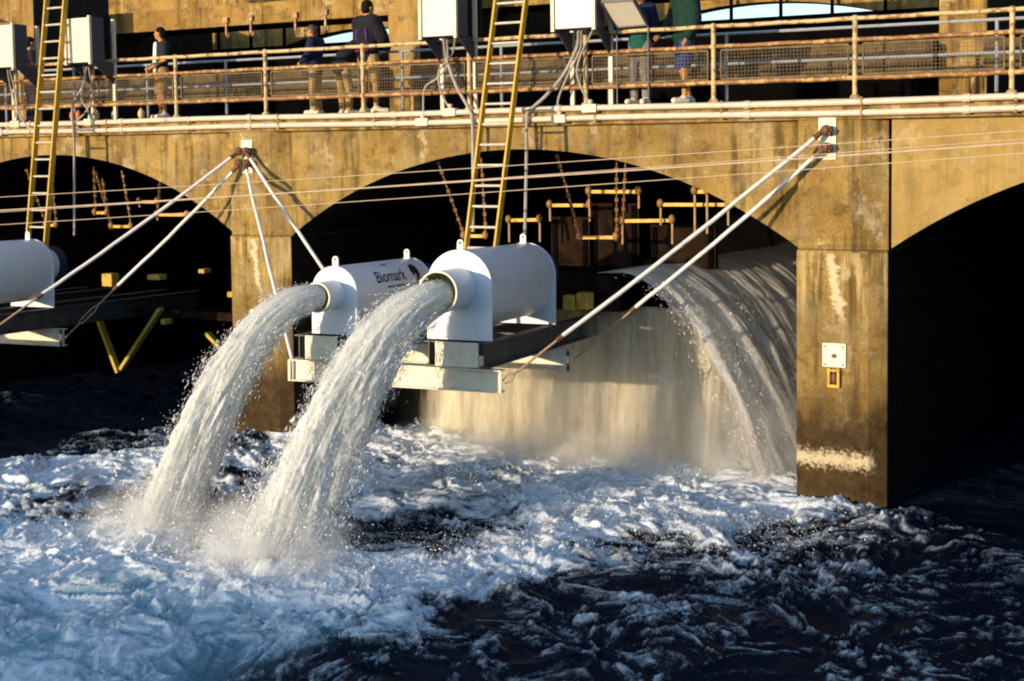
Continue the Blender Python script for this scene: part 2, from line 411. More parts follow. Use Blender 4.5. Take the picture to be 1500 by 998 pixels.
# small lifting hooks under the upper beam
for i, (px, py, tail) in enumerate(((335, 33, 'above the man in the white shirt'), (371, 30, 'second from the man in the white shirt'), (436, 26, 'third from the left'), (480, 21, 'above the person in sunglasses'))):
    c = at(px, py, Y=5.06); h = thing('lifting_hook', 'small rusty hook hanging from the upper beam, ' + tail, 'hook', c, 'hooks under the upper beam')
    MB().bar(c+Vector((0, -.08, .0)), c+Vector((0, -.08, -.28)), .045, .03).build('shank', 'rail_rust', h)
    MB().tube([c+Vector((0, -.08, -.27)), c+Vector((.04, -.09, -.34)), c+Vector((.08, -.09, -.31)), c+Vector((.07, -.09, -.25))], .022, 6).build('hook_point', 'rail_rust', h)
    MB().box(c+Vector((-.07, -.12, -.02)), c+Vector((.07, -.03, .10))).build('bracket', 'rail_rust', h)

# ================================================================== RAILINGS
rail = thing('walkway_railing', 'cream pipe railing with rusty wire mesh panels along the front edge of the walkway', 'railing', (0, -.05, ZD))
PX = [-7.23+2.0*i for i in range(14)]
PX = [.77+2.0*i for i in range(-5, 10)]
for zr, m_, r_ in ((6.50, 'rail', .030), (6.22, 'rail_rust', .030), (5.72, 'rail_rust', .034)):
    for a, b in zip(PX[:-1], PX[1:]):
        mb = MB(); nn = 8; dz = (.006*(a % 3))
        mb.tube([(a+(b-a)*i/nn, -.05+.004*math.sin(i+a), zr+.004*math.sin(i*1.7+a*3)) for i in range(nn+1)], r_, 10).build('rail', m_, rail, smooth=True)
for x in PX:
    mb = MB(); mb.tube([(x, -.05, ZD), (x, -.05, 6.53)], .034, 10)
    for zr in (6.50, 6.22, 5.72): mb.ellipsoid((x, -.05, zr), (.055, .05, .05), 10, 6)
    mb.tube([(x, -.05, ZD), (x, -.05, ZD+.05)], [.085, .05], 10)
    mb.build('post', 'rail', rail, smooth=True)
for a, b in zip(PX[:-1], PX[1:]):
    mb = MB(); x0, x1, z0, z1 = a+.10, b-.10, 5.77, 6.17
    for z in (z0, z1): mb.bar((x0, -.02, z), (x1, -.02, z), .02, .025)
    for x in (x0, x1): mb.bar((x, -.02, z0), (x, -.02, z1), .02, .025)
    x = x0
    while x < x1: mb.bar((x, -.02, z0), (x, -.02, z1), .005, .005); x += .05
    z = z0
    while z < z1: mb.bar((x0, -.014, z), (x1, -.014, z), .005, .005); z += .05
    mb.build('mesh_panel', 'mesh', rail)
rail2 = thing('rear_railing', 'grey blue pipe railing along the back edge of the walkway', 'railing', (0, 1.8, ZD))
for zr in (6.56, 6.10):
    MB().tube([(x, 1.8, zr) for x in np.arange(-14, 24.1, 2.)], .024, 8).build('rail', 'rail_far', rail2, smooth=True)
for i in range(-7, 12): MB().tube([(.25+2*i, 1.8, ZD), (.25+2*i, 1.8, 6.56)], .027, 8).build('post', 'rail_far', rail2, smooth=True)

# ================================================================== CONDUITS
def conduit(label, z, yy, boxes):
    t = thing('conduit_pipe', label, 'pipe', (0, yy, z), 'conduits along the deck edge')
    mb = MB(); mb.tube([(x, yy + .006*math.sin(x*1.3), z + .010*math.sin(x*.9+z*5)) for x in np.arange(-18, 29.1, .5)], .045, 10); mb.build('pipe', 'conduit', t, smooth=True)
    for x in np.arange(-17.1, 29, 2.93): MB().cyl((x, yy, z+.010*math.sin(x*.9+z*5)), (x+.09, yy, z+.010*math.sin(x*.9+z*5)), .056, 12).build('coupling', 'conduit', t, smooth=True)
    for x in np.arange(-16.4, 28, 1.95): MB().bar((x, yy+.01, z-.055), (x, yy+.01, z+.055), .03, .11).build('clip', 'rail_rust', t)
    for x in boxes:
        mb = MB(); mb.box((x-.12, yy-.065, z-.06), (x+.12, yy+.055, z+.065)); mb.cyl((x, yy-.01, z+.06), (x, yy-.01, z+.13), .04, 10); mb.build('junction_box', 'conduit', t, bevel=.015)
    return t
ZU, ZL, YC = 5.405, 5.265, -.185
bx = [at(px, py, Y=YC).x for px, py in ((25, 187), (133, 184), (660, 166), (865, 159))]
bl = [at(px, py, Y=YC).x for px, py in ((0, 199), (620, 176), (820, 172))]
conduit('upper cream conduit pipe running along the top of the deck edge', ZU, YC, bx)
conduit('lower cream conduit pipe running along the deck edge just under the other pipe', ZL, YC, bl)

def cable(label, pts, r, m='cable_grey', name='flexible_conduit', cat='cable', group='flexible cables under the cabinets'):
    pts = [Vector(p) for p in pts]; out = []
    P = [pts[0]*2-pts[1]] + pts + [pts[-1]*2-pts[-2]]
    for i in range(1, len(P)-2):
        for j in range(6):
            t = j/6; a, b, c, d = P[i-1:i+3]
            out.append(.5*((2*b) + (c-a)*t + (2*a-5*b+4*c-d)*t*t + (3*b-a-3*c+d)*t**3))
    out.append(pts[-1])
    return tag(MB().tube(out, r, 8).build(name, m, None, smooth=True), label, cat, group)
Q = lambda px, py, y=-.22: at(px, py, Y=y)
cable('thin grey cable looping left from the second cabinet to the lower pipe', [Q(123, 96, -.35), Q(125, 120), Q(108, 150), Q(106, 175), Q(108, 188), Q(109, 230), Q(109, 345, -.35)], .022)
cable('grey cable bulging right below the second cabinet to the upper pipe', [Q(130, 98, -.35), Q(134, 125), Q(135, 145), Q(125, 165), Q(112, 178), Q(108, 190)], .016)
cable('grey cable dropping straight from the second cabinet to its junction box', [Q(127, 98, -.35), Q(119, 142), Q(128, 160), Q(133, 176)], .016)
cable('grey cable bent left from the leftmost cabinet to its junction box', [Q(14, 102, -.35), Q(20, 125), Q(25, 150), Q(24, 178)], .016)
cable('grey cable running from the leftmost cabinet down to the deck edge pipes', [Q(11, 102, -.35), Q(16, 130), Q(27, 165), Q(40, 185), Q(50, 190)], .016)
cable('thick grey cable slanting from the middle cabinet and hanging down behind the white tanks', [Q(650, 56, -.4), Q(654, 85), Q(668, 125), Q(686, 158, -.26), Q(692, 180, -.28), Q(693, 250, -.30), Q(693, 340, -.5)], .026)
cable('grey cable looping wide to the left under the middle cabinet', [Q(655, 58, -.4), Q(655, 95), Q(640, 115), Q(623, 128), Q(620, 155), Q(622, 172)], .016)
cable('grey cable curving under the middle cabinet to the upper pipe junction', [Q(667, 56, -.4), Q(662, 80), Q(643, 105), Q(646, 135), Q(658, 158)], .016)
cable('thick grey cable swinging left from the right cabinet then hanging straight to the large tank', [Q(848, 42, -.4), Q(845, 70), Q(825, 110), Q(800, 140), Q(778, 160, -.26), Q(772, 172, -.28), Q(771, 250, -.3), Q(769, 342, -.55)], .026)
cable('grey cable dropping from the right cabinet to the lower junction box', [Q(852, 42, -.4), Q(850, 72), Q(832, 110), Q(818, 145), Q(818, 166)], .016)
cable('grey cable wavering from the right cabinet to the upper junction box', [Q(868, 45, -.4), Q(852, 78), Q(845, 105), Q(852, 130), Q(862, 148), Q(864, 156)], .016)

# ================================================================== CABINETS
def cabinet(label, x0, x1, z0, z1):
    t = thing('control_cabinet', label, 'cabinet', ((x0+x1)/2, -.3, ZD), 'control cabinets on the railing')
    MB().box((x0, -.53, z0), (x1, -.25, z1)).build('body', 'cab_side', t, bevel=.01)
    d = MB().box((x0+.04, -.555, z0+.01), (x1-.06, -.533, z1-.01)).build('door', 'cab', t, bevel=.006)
    for xa in (x0+.012, x1-.022): MB().bar((xa, -.56, z0-.03), (xa, -.56, z1+.02), .05, .05, (1, 0, 0)).build('channel_frame', 'conduit', t)
    for xa in (x0+.03, x1-.03):
        MB().prism([(-.50, z0-.002), (-.03, z0-.002), (-.03, z0-.36)], 'X', xa-.012, xa+.012).build('gusset', 'cab_side', t)
        MB().bar((xa, .0, ZD-.15), (xa, .0, z1), .05, .06, (1, 0, 0)).build('post', 'conduit', t)
    return t
cabinet('white fronted control cabinet cut by the left photo edge', -5.40, -4.66, 6.43, 7.22)
cabinet('white fronted control cabinet right of the left ladder top', -3.33, -2.71, 6.44, 7.24)
cabinet('tall white fronted control cabinet left of the middle ladder', 4.22, 4.88, 6.53, 7.75)
cabinet('tall white fronted control cabinet between the middle ladder and the slanted board', 6.50, 7.19, 6.53, 7.75)
# slanted board
b0, b1, b2, b3 = at(881, 3, Y=-.5), at(928, 0, Y=-.5), at(948, 36, Y=-.14), at(902, 40, Y=-.14)
t = thing('reading_board', 'tilted pale board on thin legs at the railing beside the rightmost cabinet', 'sign', ((b2+b3)/2))
nrm = (b1-b0).cross(b3-b0).normalized()*.03
MB().add([b0, b1, b2, b3, b0+nrm, b1+nrm, b2+nrm, b3+nrm], [(0, 1, 2, 3), (7, 6, 5, 4), (0, 4, 5, 1), (1, 5, 6, 2), (2, 6, 7, 3), (3, 7, 4, 0)]).build('panel', 'cab', t)
for p in (b2, b3): MB().bar(p+Vector((0, .03, 0)), Vector((p.x, -.11, ZD)), .016, .016).build('leg', 'steel_dark', t)
mb = MB()
for p, q in ((b0, b1), (b1, b2), (b2, b3), (b3, b0)): mb.bar(p+nrm*.4, q+nrm*.4, .03, .05)
mb.build('edge_frame', 'steel_dark', t)

# ================================================================== LADDERS
def ladder(label, tl, tr, bl_, br_):
    t = thing('ladder', label, 'ladder', (bl_+br_)/2, 'yellow ladders down to the pumps')
    d = (bl_-tl).normalized(); ax = (tr-tl).normalized(); nrm = d.cross(ax)
    for p, q in ((tl, bl_), (tr, br_)):
        MB().bar(p - d*.15, q, .035, .105, tuple(nrm)).build('side_rail', 'yellow', t, bevel=.006)
    L = (bl_-tl).length; n = int(L/.30)
    for i in range(n+1):
        f = (i*.30+.06)/L
        a = tl.lerp(bl_, f); b = tr.lerp(br_, f)
        MB().cyl(a, b, .019, 10).build('rung', 'alu', t, smooth=True)
    return t
tl, tr = at(727, 0, Y=-.62), at(771, 0, Y=-.62)
w = (tr-tl).length
bl_ = at(683, 362, X=at(727, 0, Y=-.62).x-.10)
def extend(p, q, z): return q + (q-p)*((z-q.z)/(q.z-p.z))
bl_e = extend(tl, bl_, 2.34); off = Vector((tr.x-tl.x, tr.y-tl.y, 0))
ladder('yellow ladder from the walkway down between the two white tanks', tl, tl+off, bl_e, bl_e+off*.97)
tl, tr = at(68, 8, Y=-.62), at(91, 8, Y=-.62)
bl_ = at(42, 340, X=tl.x-.08); bl_e = extend(tl, bl_, 2.95); off = Vector((.47, 0, 0))
ladder('yellow ladder at the left behind the blue shaded tank', tl, tl+off, bl_e, bl_e+off*.97)

# ================================================================== PUMPS ON HANGING PLATFORMS
TH = .115; TILT = -.022
EU = Vector((math.cos(TH), math.sin(TH), 0)); EV = Vector((-math.sin(TH)*math.cos(TILT), math.cos(TH)*math.cos(TILT), math.sin(TILT)))
EW = EU.cross(EV).normalized()
O0 = Vector((6.22, -2.72, 2.31))
def L(u, v, w): return O0 + EU*u + EV*v + EW*w      # w above the underside of the tanks
def lmb_box(mb, a, b):
    vs = [L(u, v, w) for w in (a[2], b[2]) for u, v in ((a[0], a[1]), (b[0], a[1]), (b[0], b[1]), (a[0], b[1]))]
    return mb.add(vs, [(0, 3, 2, 1), (4, 5, 6, 7), (0, 1, 5, 4), (1, 2, 6, 5), (2, 3, 7, 6), (3, 0, 4, 7)])
def ibeam(p, q, h, wf, tf, tw, up):
    """I section from p to q"""
    p, q, up = Vector(p), Vector(q), Vector(up); d = (q-p).normalized(); a = d.cross(up).normalized(); up = a.cross(d)
    poly = [(-wf/2, -h/2), (wf/2, -h/2), (wf/2, -h/2+tf), (tw/2, -h/2+tf), (tw/2, h/2-tf), (wf/2, h/2-tf), (wf/2, h/2), (-wf/2, h/2), (-wf/2, h/2-tf), (-tw/2, h/2-tf), (-tw/2, -h/2+tf), (-wf/2, -h/2+tf)]
    mb = MB(); n = len(poly)
    vs = [c + a*x + up*y for c in (p, q) for x, y in poly]
    fs = [(i, (i+1) % n, n+(i+1) % n, n+i) for i in range(n)]
    for o_ in (0, n): fs += [tuple(o_+i for i in f) for f in ((0, 1, 2, 11), (3, 4, 9, 10), (8, 5, 6, 7))]
    return mb.add(vs, fs)
def platform(label, skids, u0, u1, skid_len):
    t = thing('pump_platform', label, 'platform', tuple(L((u0+u1)/2, 1.1, -.66)), 'steel platforms hung from the piers')
    hb = .30
    for v in (-.02, 2.22):
        ibeam(L(u0, v, -.36-hb/2), L(u1 + (.08 if v > 1 else 0), v, -.36-hb/2), hb, .16, .018, .014, EW).build('cross_beam', 'beam_white', t)
        for s_ in ((u0, u1) if v < 1 else (u0, u1+.08)):   # bolted lugs on the beam ends
            mb = lmb_box(MB(), (s_-.02, v-.09, -.36-hb), (s_+.02, v-.075, -.36)); mb.build('end_lug', 'beam_white' if v < 1 else 'steel_dark', t)
    for us in skids:
        ibeam(L(us, -.10, -.18), L(us, skid_len, -.18), .335, .15, .02, .014, EW).build('skid_beam', 'steel_dark', t)
    for ua, ub in zip(skids[::2], skids[1::2]):
        lmb_box(MB(), (ua+.085, -.085, -.345), (ub-.085, -.06, -.02)).build('front_plate', 'beam_white', t)
        for vv in (.75, 1.5): lmb_box(MB(), (ua+.085, vv, -.30), (ub-.085, vv+.02, -.06)).build('stiffener', 'steel_dark', t)
    return t
plat = platform('white and dark steel platform under the two spouting tanks', (-2.40, -1.72, -.40, .40), -2.56, .63, 6.4)

def pump(label, u0, r, c_h, Lb, nz_r, nz_l, lining, nz_du=0., text=False):
    """r barrel radius, c_h centre height above the skids"""
    t = thing('pump_tank', label, 'pump', tuple(L(u0, Lb/2, 0)), 'white pump tanks on hanging platforms')
    c0 = lambda v, w=0., du=0.: L(u0+du, v, c_h+w)
    # barrel
    prof = []      # round on top, drawn down towards the skids below
    for i in range(72):
        a_ = 2*PI*i/72; prof.append((r*.985*math.cos(a_), r*.985*math.sin(a_) if math.sin(a_) >= 0 else (c_h-.12)*math.sin(a_)))
    vs = [L(u0+x, v, c_h+y) for v in (.03, Lb-.03) for x, y in prof]; n_ = len(prof)
    MB().add(vs, [(i, (i+1) % n_, n_+(i+1) % n_, n_+i) for i in range(n_)] + [tuple(range(n_))[::-1], tuple(range(n_, 2*n_))]).build('barrel', 'white', t, smooth=True)
    def plate(v0, v1, rr):
        pts = [(-rr, -c_h)] + [(-rr*math.cos(a), rr*math.sin(a)) for a in np.linspace(0, PI, 33)] + [(rr, -c_h)]
        n = len(pts); vs = [L(u0+a, v, c_h+b) for v in (v0, v1) for a, b in pts]
        return MB().add(vs, [(i, (i+1) % n, n+(i+1) % n, n+i) for i in range(n)] + [tuple(range(n))[::-1], tuple(range(n, 2*n))])
    plate(0, .03, r).build('front_plate', 'white', t, bevel=.004)
    plate(Lb-.03, Lb, r+.004).build('rear_plate', 'white', t, bevel=.004)
    noz = MB().pipe(c0(-.001, -.03, nz_du), c0(-nz_l, -.045, nz_du), nz_r, .018, 48).build('outlet_pipe', 'white', t, smooth=True)
    o = MB().pipe(c0(-nz_l-.012, -.045, nz_du), c0(-nz_l+.03, -.045, nz_du), nz_r+.006, .022, 48).build('rim', 'plate', None, smooth=True); o.parent = noz
    o = MB().pipe(c0(-.05, -.03, nz_du), c0(-nz_l+.032, -.045, nz_du), nz_r-.021, .006, 48).build('lining', lining, None, smooth=True); o.parent = noz
    MB().pipe(c0(Lb+.001), c0(Lb+.34), r*.62, .03, 40).build('intake_pipe', 'white', t, smooth=True)
    MB().pipe(c0(Lb+.345), c0(Lb+.50), r*.70, .10, 40).build('intake_hose', 'blue_hose', t, smooth=True)
    for v in (.05, Lb-.10):
        b = c0(v, r-.01); mb = MB(); d, s_ = EV, EU
        pts = [(-.045, 0), (.045, 0)] + [(.045*math.cos(a), .10+.045*math.sin(a)) for a in np.linspace(0, PI, 9)]
        n = len(pts); vs = [b + s_*x + EW*y + d*dd for dd in (-.012, .012) for x, y in pts]
        mb.add(vs, [(i, (i+1) % n, n+(i+1) % n, n+i) for i in range(n)] + [tuple(range(n))[::-1], tuple(range(n, 2*n))])
        lug = mb.build('lifting_lug', 'white2', t)
        o = MB().cyl(b+EW*.10-d*.016, b+EW*.10+d*.016, .019, 10).build('shackle_hole', 'rust', None); o.parent = lug
    if text:
        # printed words wrapped on the barrel: reading direction = towards the rear, up = round the barrel
        def wrap(me, rr, v0, ang0):
            import bmesh as bmm
            bm = bmm.new(); bm.from_mesh(me)
            y = -.12
            while y < .32:      # cut into narrow bands so that the print follows the round barrel
                bmm.ops.bisect_plane(bm, geom=bm.verts[:]+bm.edges[:]+bm.faces[:], plane_co=(0, y, 0), plane_no=(0, 1, 0)); y += .025
            bm.to_mesh(me); bm.free()
            for v in me.vertices:
                a = ang0 + v.co.y/rr
                q = L(u0 + rr*math.cos(a), v0 + v.co.x, c_h + rr*math.sin(a)); v.co = q
        def word(body, size, v0, ang, name, m, bold=0.):
            cu = bpy.data.curves.new(name, 'FONT'); cu.body = body; cu.size = size; cu.offset = bold; cu.resolution_u = 3
            ob = bpy.data.objects.new('tmp_text', cu); COL.objects.link(ob)
            dg = bpy.context.evaluated_depsgraph_get(); me = bpy.data.meshes.new_from_object(ob.evaluated_get(dg))
            bpy.data.objects.remove(ob)
            wrap(me, r*.985+.004, v0, ang); return link(name, me, m, t)
        me_v = .60
        word('Biomark', .255, me_v, math.radians(14), 'brand_lettering', 'black_ink', .003)
        # the small dark crest at the end of the word
        crest = [(0, .10), (.03, .20), (.10, .24), (.18, .23), (.235, .17), (.245, .06), (.225, -.03), (.20, -.03), (.195, .03), (.17, -.02), (.15, -.08), (.12, -.09), (.115, -.03), (.135, .05), (.10, .085), (.075, .04), (.04, .035), (.035, .09)]
        mb = MB(); mb.add([(x, y, 0) for x, y in crest], [tuple(range(len(crest)))])
        import bmesh as _b
        me = mb.mesh('crest'); bm = _b.new(); bm.from_mesh(me); _b.ops.triangulate(bm, faces=bm.faces); bm.to_mesh(me); bm.free()
        wrap(me, r*.985+.005, me_v+1.06, math.radians(14)); link('crest_print', me, 'black_ink', t)
        mb = MB(); rnd = random.Random(2); x = .33
        while x < .95:
            wv = rnd.uniform(.022, .05)
            if rnd.random() < .82: mb.add([(x, -.085, 0), (x+wv*.8, -.085, 0), (x+wv*.8, -.06, 0), (x, -.06, 0)], [(0, 1, 2, 3)])
            x += wv
        me = mb.mesh('small'); wrap(me, r*.985+.004, me_v-.1, math.radians(14)); link('small_print', me, 'black_ink', t)
        mb = MB()
        for i in range(3): mb.add([(i*.05, 0, 0), (i*.05+.036, 0, 0), (i*.05+.036, .05, 0), (i*.05, .05, 0)], [(0, 1, 2, 3)])
        me = mb.mesh('red'); wrap(me, r*.985+.004, me_v+.42, math.radians(58)); link('red_print', me, 'red_ink', t)
    return t
big = pump('larger white spouting tank at the right end of the middle platform', 0., .475, .72, 2.26, .275, .58, 'nozzle_in', -.02)
small = pump('smaller white spouting tank with black lettering beside the larger one', -1.90, .355, .585, 2.22, .20, .40, 'nozzle_blue', -.02, text=True)
dup(big, (-9.55, -.75, -.10), 'white tank in blue shade at the left edge')
dup(plat, (-9.55, -.75, -.10), 'shaded steel platform under the tank at the left edge')

# ================================================================== TIE RODS AND ANCHOR PLATES
def anchor(label, c, pairs, rots):
    t = thing('anchor_plate', label, 'anchor plate', c, 'anchor plates on the piers')
    MB().box(c+Vector((-.12, -.012, -.30)), c+Vector((.12, .012, .26))).build('plate', 'plate', t, bevel=.004)
    for dx, dz in pairs:
        p = c+Vector((dx, -.06, dz)); mb = MB()
        mb.bar(p+Vector((-.05, .03, 0)), p+Vector((-.05, -.09, 0)), .02, .11); mb.bar(p+Vector((.05, .03, 0)), p+Vector((.05, -.09, 0)), .02, .11)
        mb.cyl(p+Vector((-.085, -.05, 0)), p+Vector((.085, -.05, 0)), .026, 10)
        mb.ellipsoid(p+Vector((0, -.05, 0)), (.075, .075, .075), 10, 6)
        mb.build('clevis', 'rust', t)
    return t
A1, A2 = at(362, 228, Y=-.112), at(1212, 201, Y=-.112)
anchor('white anchor plate with four rusty clevises on the left pier', A1, ((-.07, .07), (.08, .07), (-.07, -.13), (.08, -.13)), 0)
anchor('white anchor plate with two rusty clevises on the right pier', A2, ((.02, .09), (.02, -.14)), 0)
def tie(label, p, mid, q, buckle=False):
    p, q, mid = Vector(p), Vector(q), Vector(mid)
    t = thing('tie_rod', label, 'tie rod', p, 'tie rods holding the platforms')
    d = (mid-p).normalized(); n = 14
    rnd = random.Random(int(p.x*100+q.z*37))
    side = d.cross(Vector((0, 0, 1))).normalized()
    pts = [p+(mid-p)*(i/n) + side*rnd.uniform(-.008, .008) + Vector((0, 0, -.035*math.sin(PI*i/n) + rnd.uniform(-.006, .006))) for i in range(n+1)]
    pts[0] = p
    MB().tube([pts[0]+d*.12]+pts[1:], .030, 10).build('sleeve', 'sleeve', t, smooth=True)
    MB().cyl(p, p+d*.16, .038, 10).build('eye_end', 'rust', t, smooth=True)
    if (q-mid).length > .2:
        mb = MB(); e = (q-mid).normalized(); s2 = e.cross(Vector((0, 0, 1))).normalized(); u2 = s2.cross(e)
        L_ = (q-mid).length
        if buckle:
            a, b = mid+e*L_*.38, mid+e*L_*.72
            mb.tube([mid, a], .014, 8); mb.tube([b, q], .014, 8)
            for s_ in (-.035, .035): mb.tube([a, a.lerp(b, .12)+u2*s_, a.lerp(b, .88)+u2*s_, b], .011, 6)
        else:
            mb.tube([mid, q-e*.15], .017, 8)
            for s_ in (-.05, .05): mb.tube([q-e*.22, q-e*.10+u2*s_, q+u2*s_*.4], .010, 6)
        mb.build('wire_rope', 'rope', t, smooth=True)
        MB().cyl(mid-e*.02, mid+e*.10, .034, 10).build('rusty_ferrule', 'rust', t, smooth=True)
    return t
def on_line(px, py, a, b):
    """point of segment a-b that lies nearest to that sight line"""
    a, b = Vector(a), Vector(b); o = Vector(CAM); d = Vector(ray(px, py)).normalized(); e = b-a; w0 = a-o
    A, B, C_, D, E_ = e.dot(e), e.dot(d), 1., e.dot(w0), d.dot(w0)
    s_ = (B*E_-C_*D)/(A*C_-B*B); return a+e*max(0, min(1, s_))
e1, e2 = L(.66, -.05, -.52), L(.74, 2.2, -.52)
a = A2+Vector((-.02, -.12, .08)); tie('upper white tie rod from the right pier to the front corner of the platform', a, on_line(825, 494, a, e1), e1)
a = A2+Vector((-.02, -.12, -.16)); tie('lower white tie rod with turnbuckle from the right pier to the rear beam', a, on_line(932, 451, a, e2), e2, True)
a = A1+Vector((.08, -.12, .06)); q = L(-2.5, 2.2, -.40); tie('white tie rod from the left pier slanting right behind the smaller tank', a, q, q)
a = A1+Vector((.06, -.12, -.16)); q = L(-2.55, -.02, -.40); tie('grey white tie rod dropping steeply from the left pier behind the water jet', a, q, q)
sh = Vector((-9.55, -.75, -.10))
e1, e2 = L(.66, -.05, -.52)+sh, L(.74, 2.2, -.52)+sh
a = A1+Vector((-.08, -.12, .06)); tie('upper white tie rod from the left pier down to the left photo edge', a, on_line(75, 447, a, e1), e1)
a = A1+Vector((-.08, -.12, -.16)); tie('lower white tie rod with turnbuckle left of the left pier', a, on_line(172, 420, a, e2), e2, True)

# thin wires spanning the whole width
WR = (((0, 284), (1500, 184), .0035, 'topmost thin wire crossing in front of the arches'), ((0, 303.5), (1500, 202), .007, 'thicker pale wire second from the top in front of the arches'),
      ((0, 306), (1500, 196), .003, 'fine wire almost touching the thicker pale wire'), ((0, 324.5), (1500, 217), .0035, 'lowest thin wire crossing in front of the arches'))
for a, b, r_, lab in WR:
    p, q = at(*a, Y=-8.), at(*b, Y=-8.); p2, q2 = p+(p-q)*.5, q+(q-p)*.5
    pts = [p2.lerp(q2, i/30)+Vector((0, 0, -.05*math.sin(PI*i/30))) for i in range(31)]
    tag(MB().tube(pts, r_, 6).build('span_wire', 'wire', None, smooth=True), lab, 'wire', 'wires across the front')

# plate on the right pier, small plate on the left pier
c = at(1222, 521, Y=-.142); t = thing('mounting_plate', 'square white plate with rusty bracket on the right pier', 'plate', c)
MB().box(c+Vector((-.16, -.012, -.155)), c+Vector((.16, .011, .165))).build('plate', 'plate', t, bevel=.004)
mb = MB()
for dx in (-.12, .12):
    for dz in (-.12, .12): mb.cyl(c+Vector((dx, -.012, dz)), c+Vector((dx, -.024, dz)), .013, 8)
mb.cyl(c+Vector((0, -.012, 0)), c+Vector((0, -.05, 0)), .028, 8); mb.build('bolts', 'rust', t)
b = c+Vector((.0, -.0, -.30)); mb = MB()
for dx in (-.065, .065): mb.bar(b+Vector((dx, -.02, -.13)), b+Vector((dx, -.02, .13)), .035, .05, (0, 1, 0))
mb.bar(b+Vector((-.09, -.02, .10)), b+Vector((.09, -.02, .10)), .04, .03); mb.bar(b+Vector((-.08, -.02, -.11)), b+Vector((.08, -.02, -.11)), .04, .04)
mb.build('bracket', 'yellow_bar', t, bevel=.004)
MB().ellipsoid(b+Vector((0, -.015, -.01)), (.05, .03, .085), 10, 7).build('bracket_hole', 'rust', t, smooth=True)
c = at(373, 462, Y=-.142)
tag(MB().box(c+Vector((-.09, -.01, -.14)), c+Vector((.06, .011, .10))).build('small_plate', 'plate', None, bevel=.004), 'small white plate on the left pier behind the water jet', 'plate')

# ================================================================== INSIDE THE ARCHES
def lifting(label, p, q, drop, hang=None):
    t = thing('lifting_bar', label, 'lifting bar', (Vector(p)+Vector(q))/2, 'yellow lifting bars under the arches')
    p, q = Vector(p), Vector(q)
    mb = MB(); mb.bar(p, q, .05, .055); mb.build('bar', 'yellow_bar', t, bevel=.006)
    for e in (p, q):
        mb = MB(); mb.ellipsoid(e+Vector((0, -.02, .02)), (.055, .05, .07), 10, 6); mb.bar(e+Vector((0, 0, .02)), e+Vector((0, 0, -drop)), .03, .03)
        mb.build('end_hook', 'chain', t, smooth=True)
    for e, top in zip((p, q), hang or ()):
        if top is None: continue
        mb = MB(); top = Vector(top); d = (e-top); n = max(4, int(d.length/.075))
        for i in range(n):
            c0_ = top+d*(i/n); c1_ = top+d*((i+.8)/n); mb.bar(c0_, c1_, .05 if i % 2 else .02, .02 if i % 2 else .05)
        mb.build('hanger_chain', 'chain', t)
    return t
B = lambda px, py, y: at(px, py, Y=y)
lifting('lowest yellow bar hung on two chains under the middle arch', B(850, 348, .55), B(903, 348, .55), .05, (B(815, 226, .30), B(903, 238, .30)))
lifting('short yellow bar hung on chains half hidden by the middle ladder', B(680, 346, .55), B(712, 346, .55), .05, (B(641, 236, .30), B(705, 232, .30)))
lifting('yellow bar just right of the thick hanging cable under the middle arch', B(746, 323, .9), B(791, 322, .9), .35)
lifting('yellow bar left of the topmost bar under the middle arch', B(806, 301, .9), B(864, 301, .9), .25)
lifting('topmost yellow bar under the middle arch', B(863, 281, .7), B(936, 281, .7), .25)
lifting('long yellow bar below and right of the topmost bar', B(912, 324, .6), B(985, 323, .6), .35, (B(916, 240, .25), None))
lifting('yellow bar nearest the right end of the middle arch', B(968, 300, .5), B(1067, 300, .5), .30, (None, None))
lifting('stubby yellow bar tucked under the right haunch of the middle arch', B(1018, 281, .3), B(1036, 281, .3), .60)
lifting('yellow bar hung on slanting chains in the left arch', B(164, 332, .55), B(193, 332, .55), .05, (B(140, 252, .30), B(179, 250, .30)))
lifting('short yellow bar hanging left of its neighbour in the left arch', B(140, 312, .55), B(158, 312, .55), .05, (B(137, 245, .30), B(150, 262, .30)))
lifting('yellow bar high in the right part of the left arch', B(205, 296, .6), B(231, 296, .6), .1)
lifting('yellow bar below the high one in the left arch', B(231, 315, .6), B(275, 315, .6), .1, (B(234, 265, .25), None))
lifting('short yellow bar behind the left ladder', B(68, 330, .55), B(83, 330, .55), .05, (B(38, 248, .30), B(76, 270, .30)))
# dark stop logs behind the bars
for i, (px, py, w_, lab) in enumerate(((835, 318, .7, 'dark brown stop log panel behind the second yellow bar'), (900, 298, .85, 'dark brown stop log panel behind the topmost yellow bar'), (1000, 330, 1.1, 'dark brown stop log panel nearest the right haunch'))):
    c = B(px, py, 1.35 + .12*i)
    t = thing('stop_log', lab, 'stop log', c, 'stop logs stored under the middle arch')
    MB().box((c.x-w_/2, c.y, 2.96), (c.x+w_/2, c.y+.10, c.z)).build('panel', 'dark_brown', t, bevel=.01)
    for dx in (-w_/2+.08, w_/2-.08): MB().box((c.x+dx-.04, c.y-.025, 2.97), (c.x+dx+.04, c.y-.003, c.z-.03)).build('batten', 'dark', t)
# timber braces hanging in the left arch
for p, q, lab in (((142, 460), (174, 546), 'yellow timber sloping down right in the dark left arch'), ((236, 452), (178, 541), 'yellow timber sloping down left in the dark left arch'), ((303, 488), (331, 516), 'short yellow timber beside the left water jet')):
    a_, b_ = at(*p, Y=.8), at(*q, Y=.8)
    tag(MB().bar(a_, b_, .07, .12, (0, 1, 0)).build('timber_brace', 'yellow_timber', None, bevel=.008), lab, 'timber', 'timbers in the left arch')
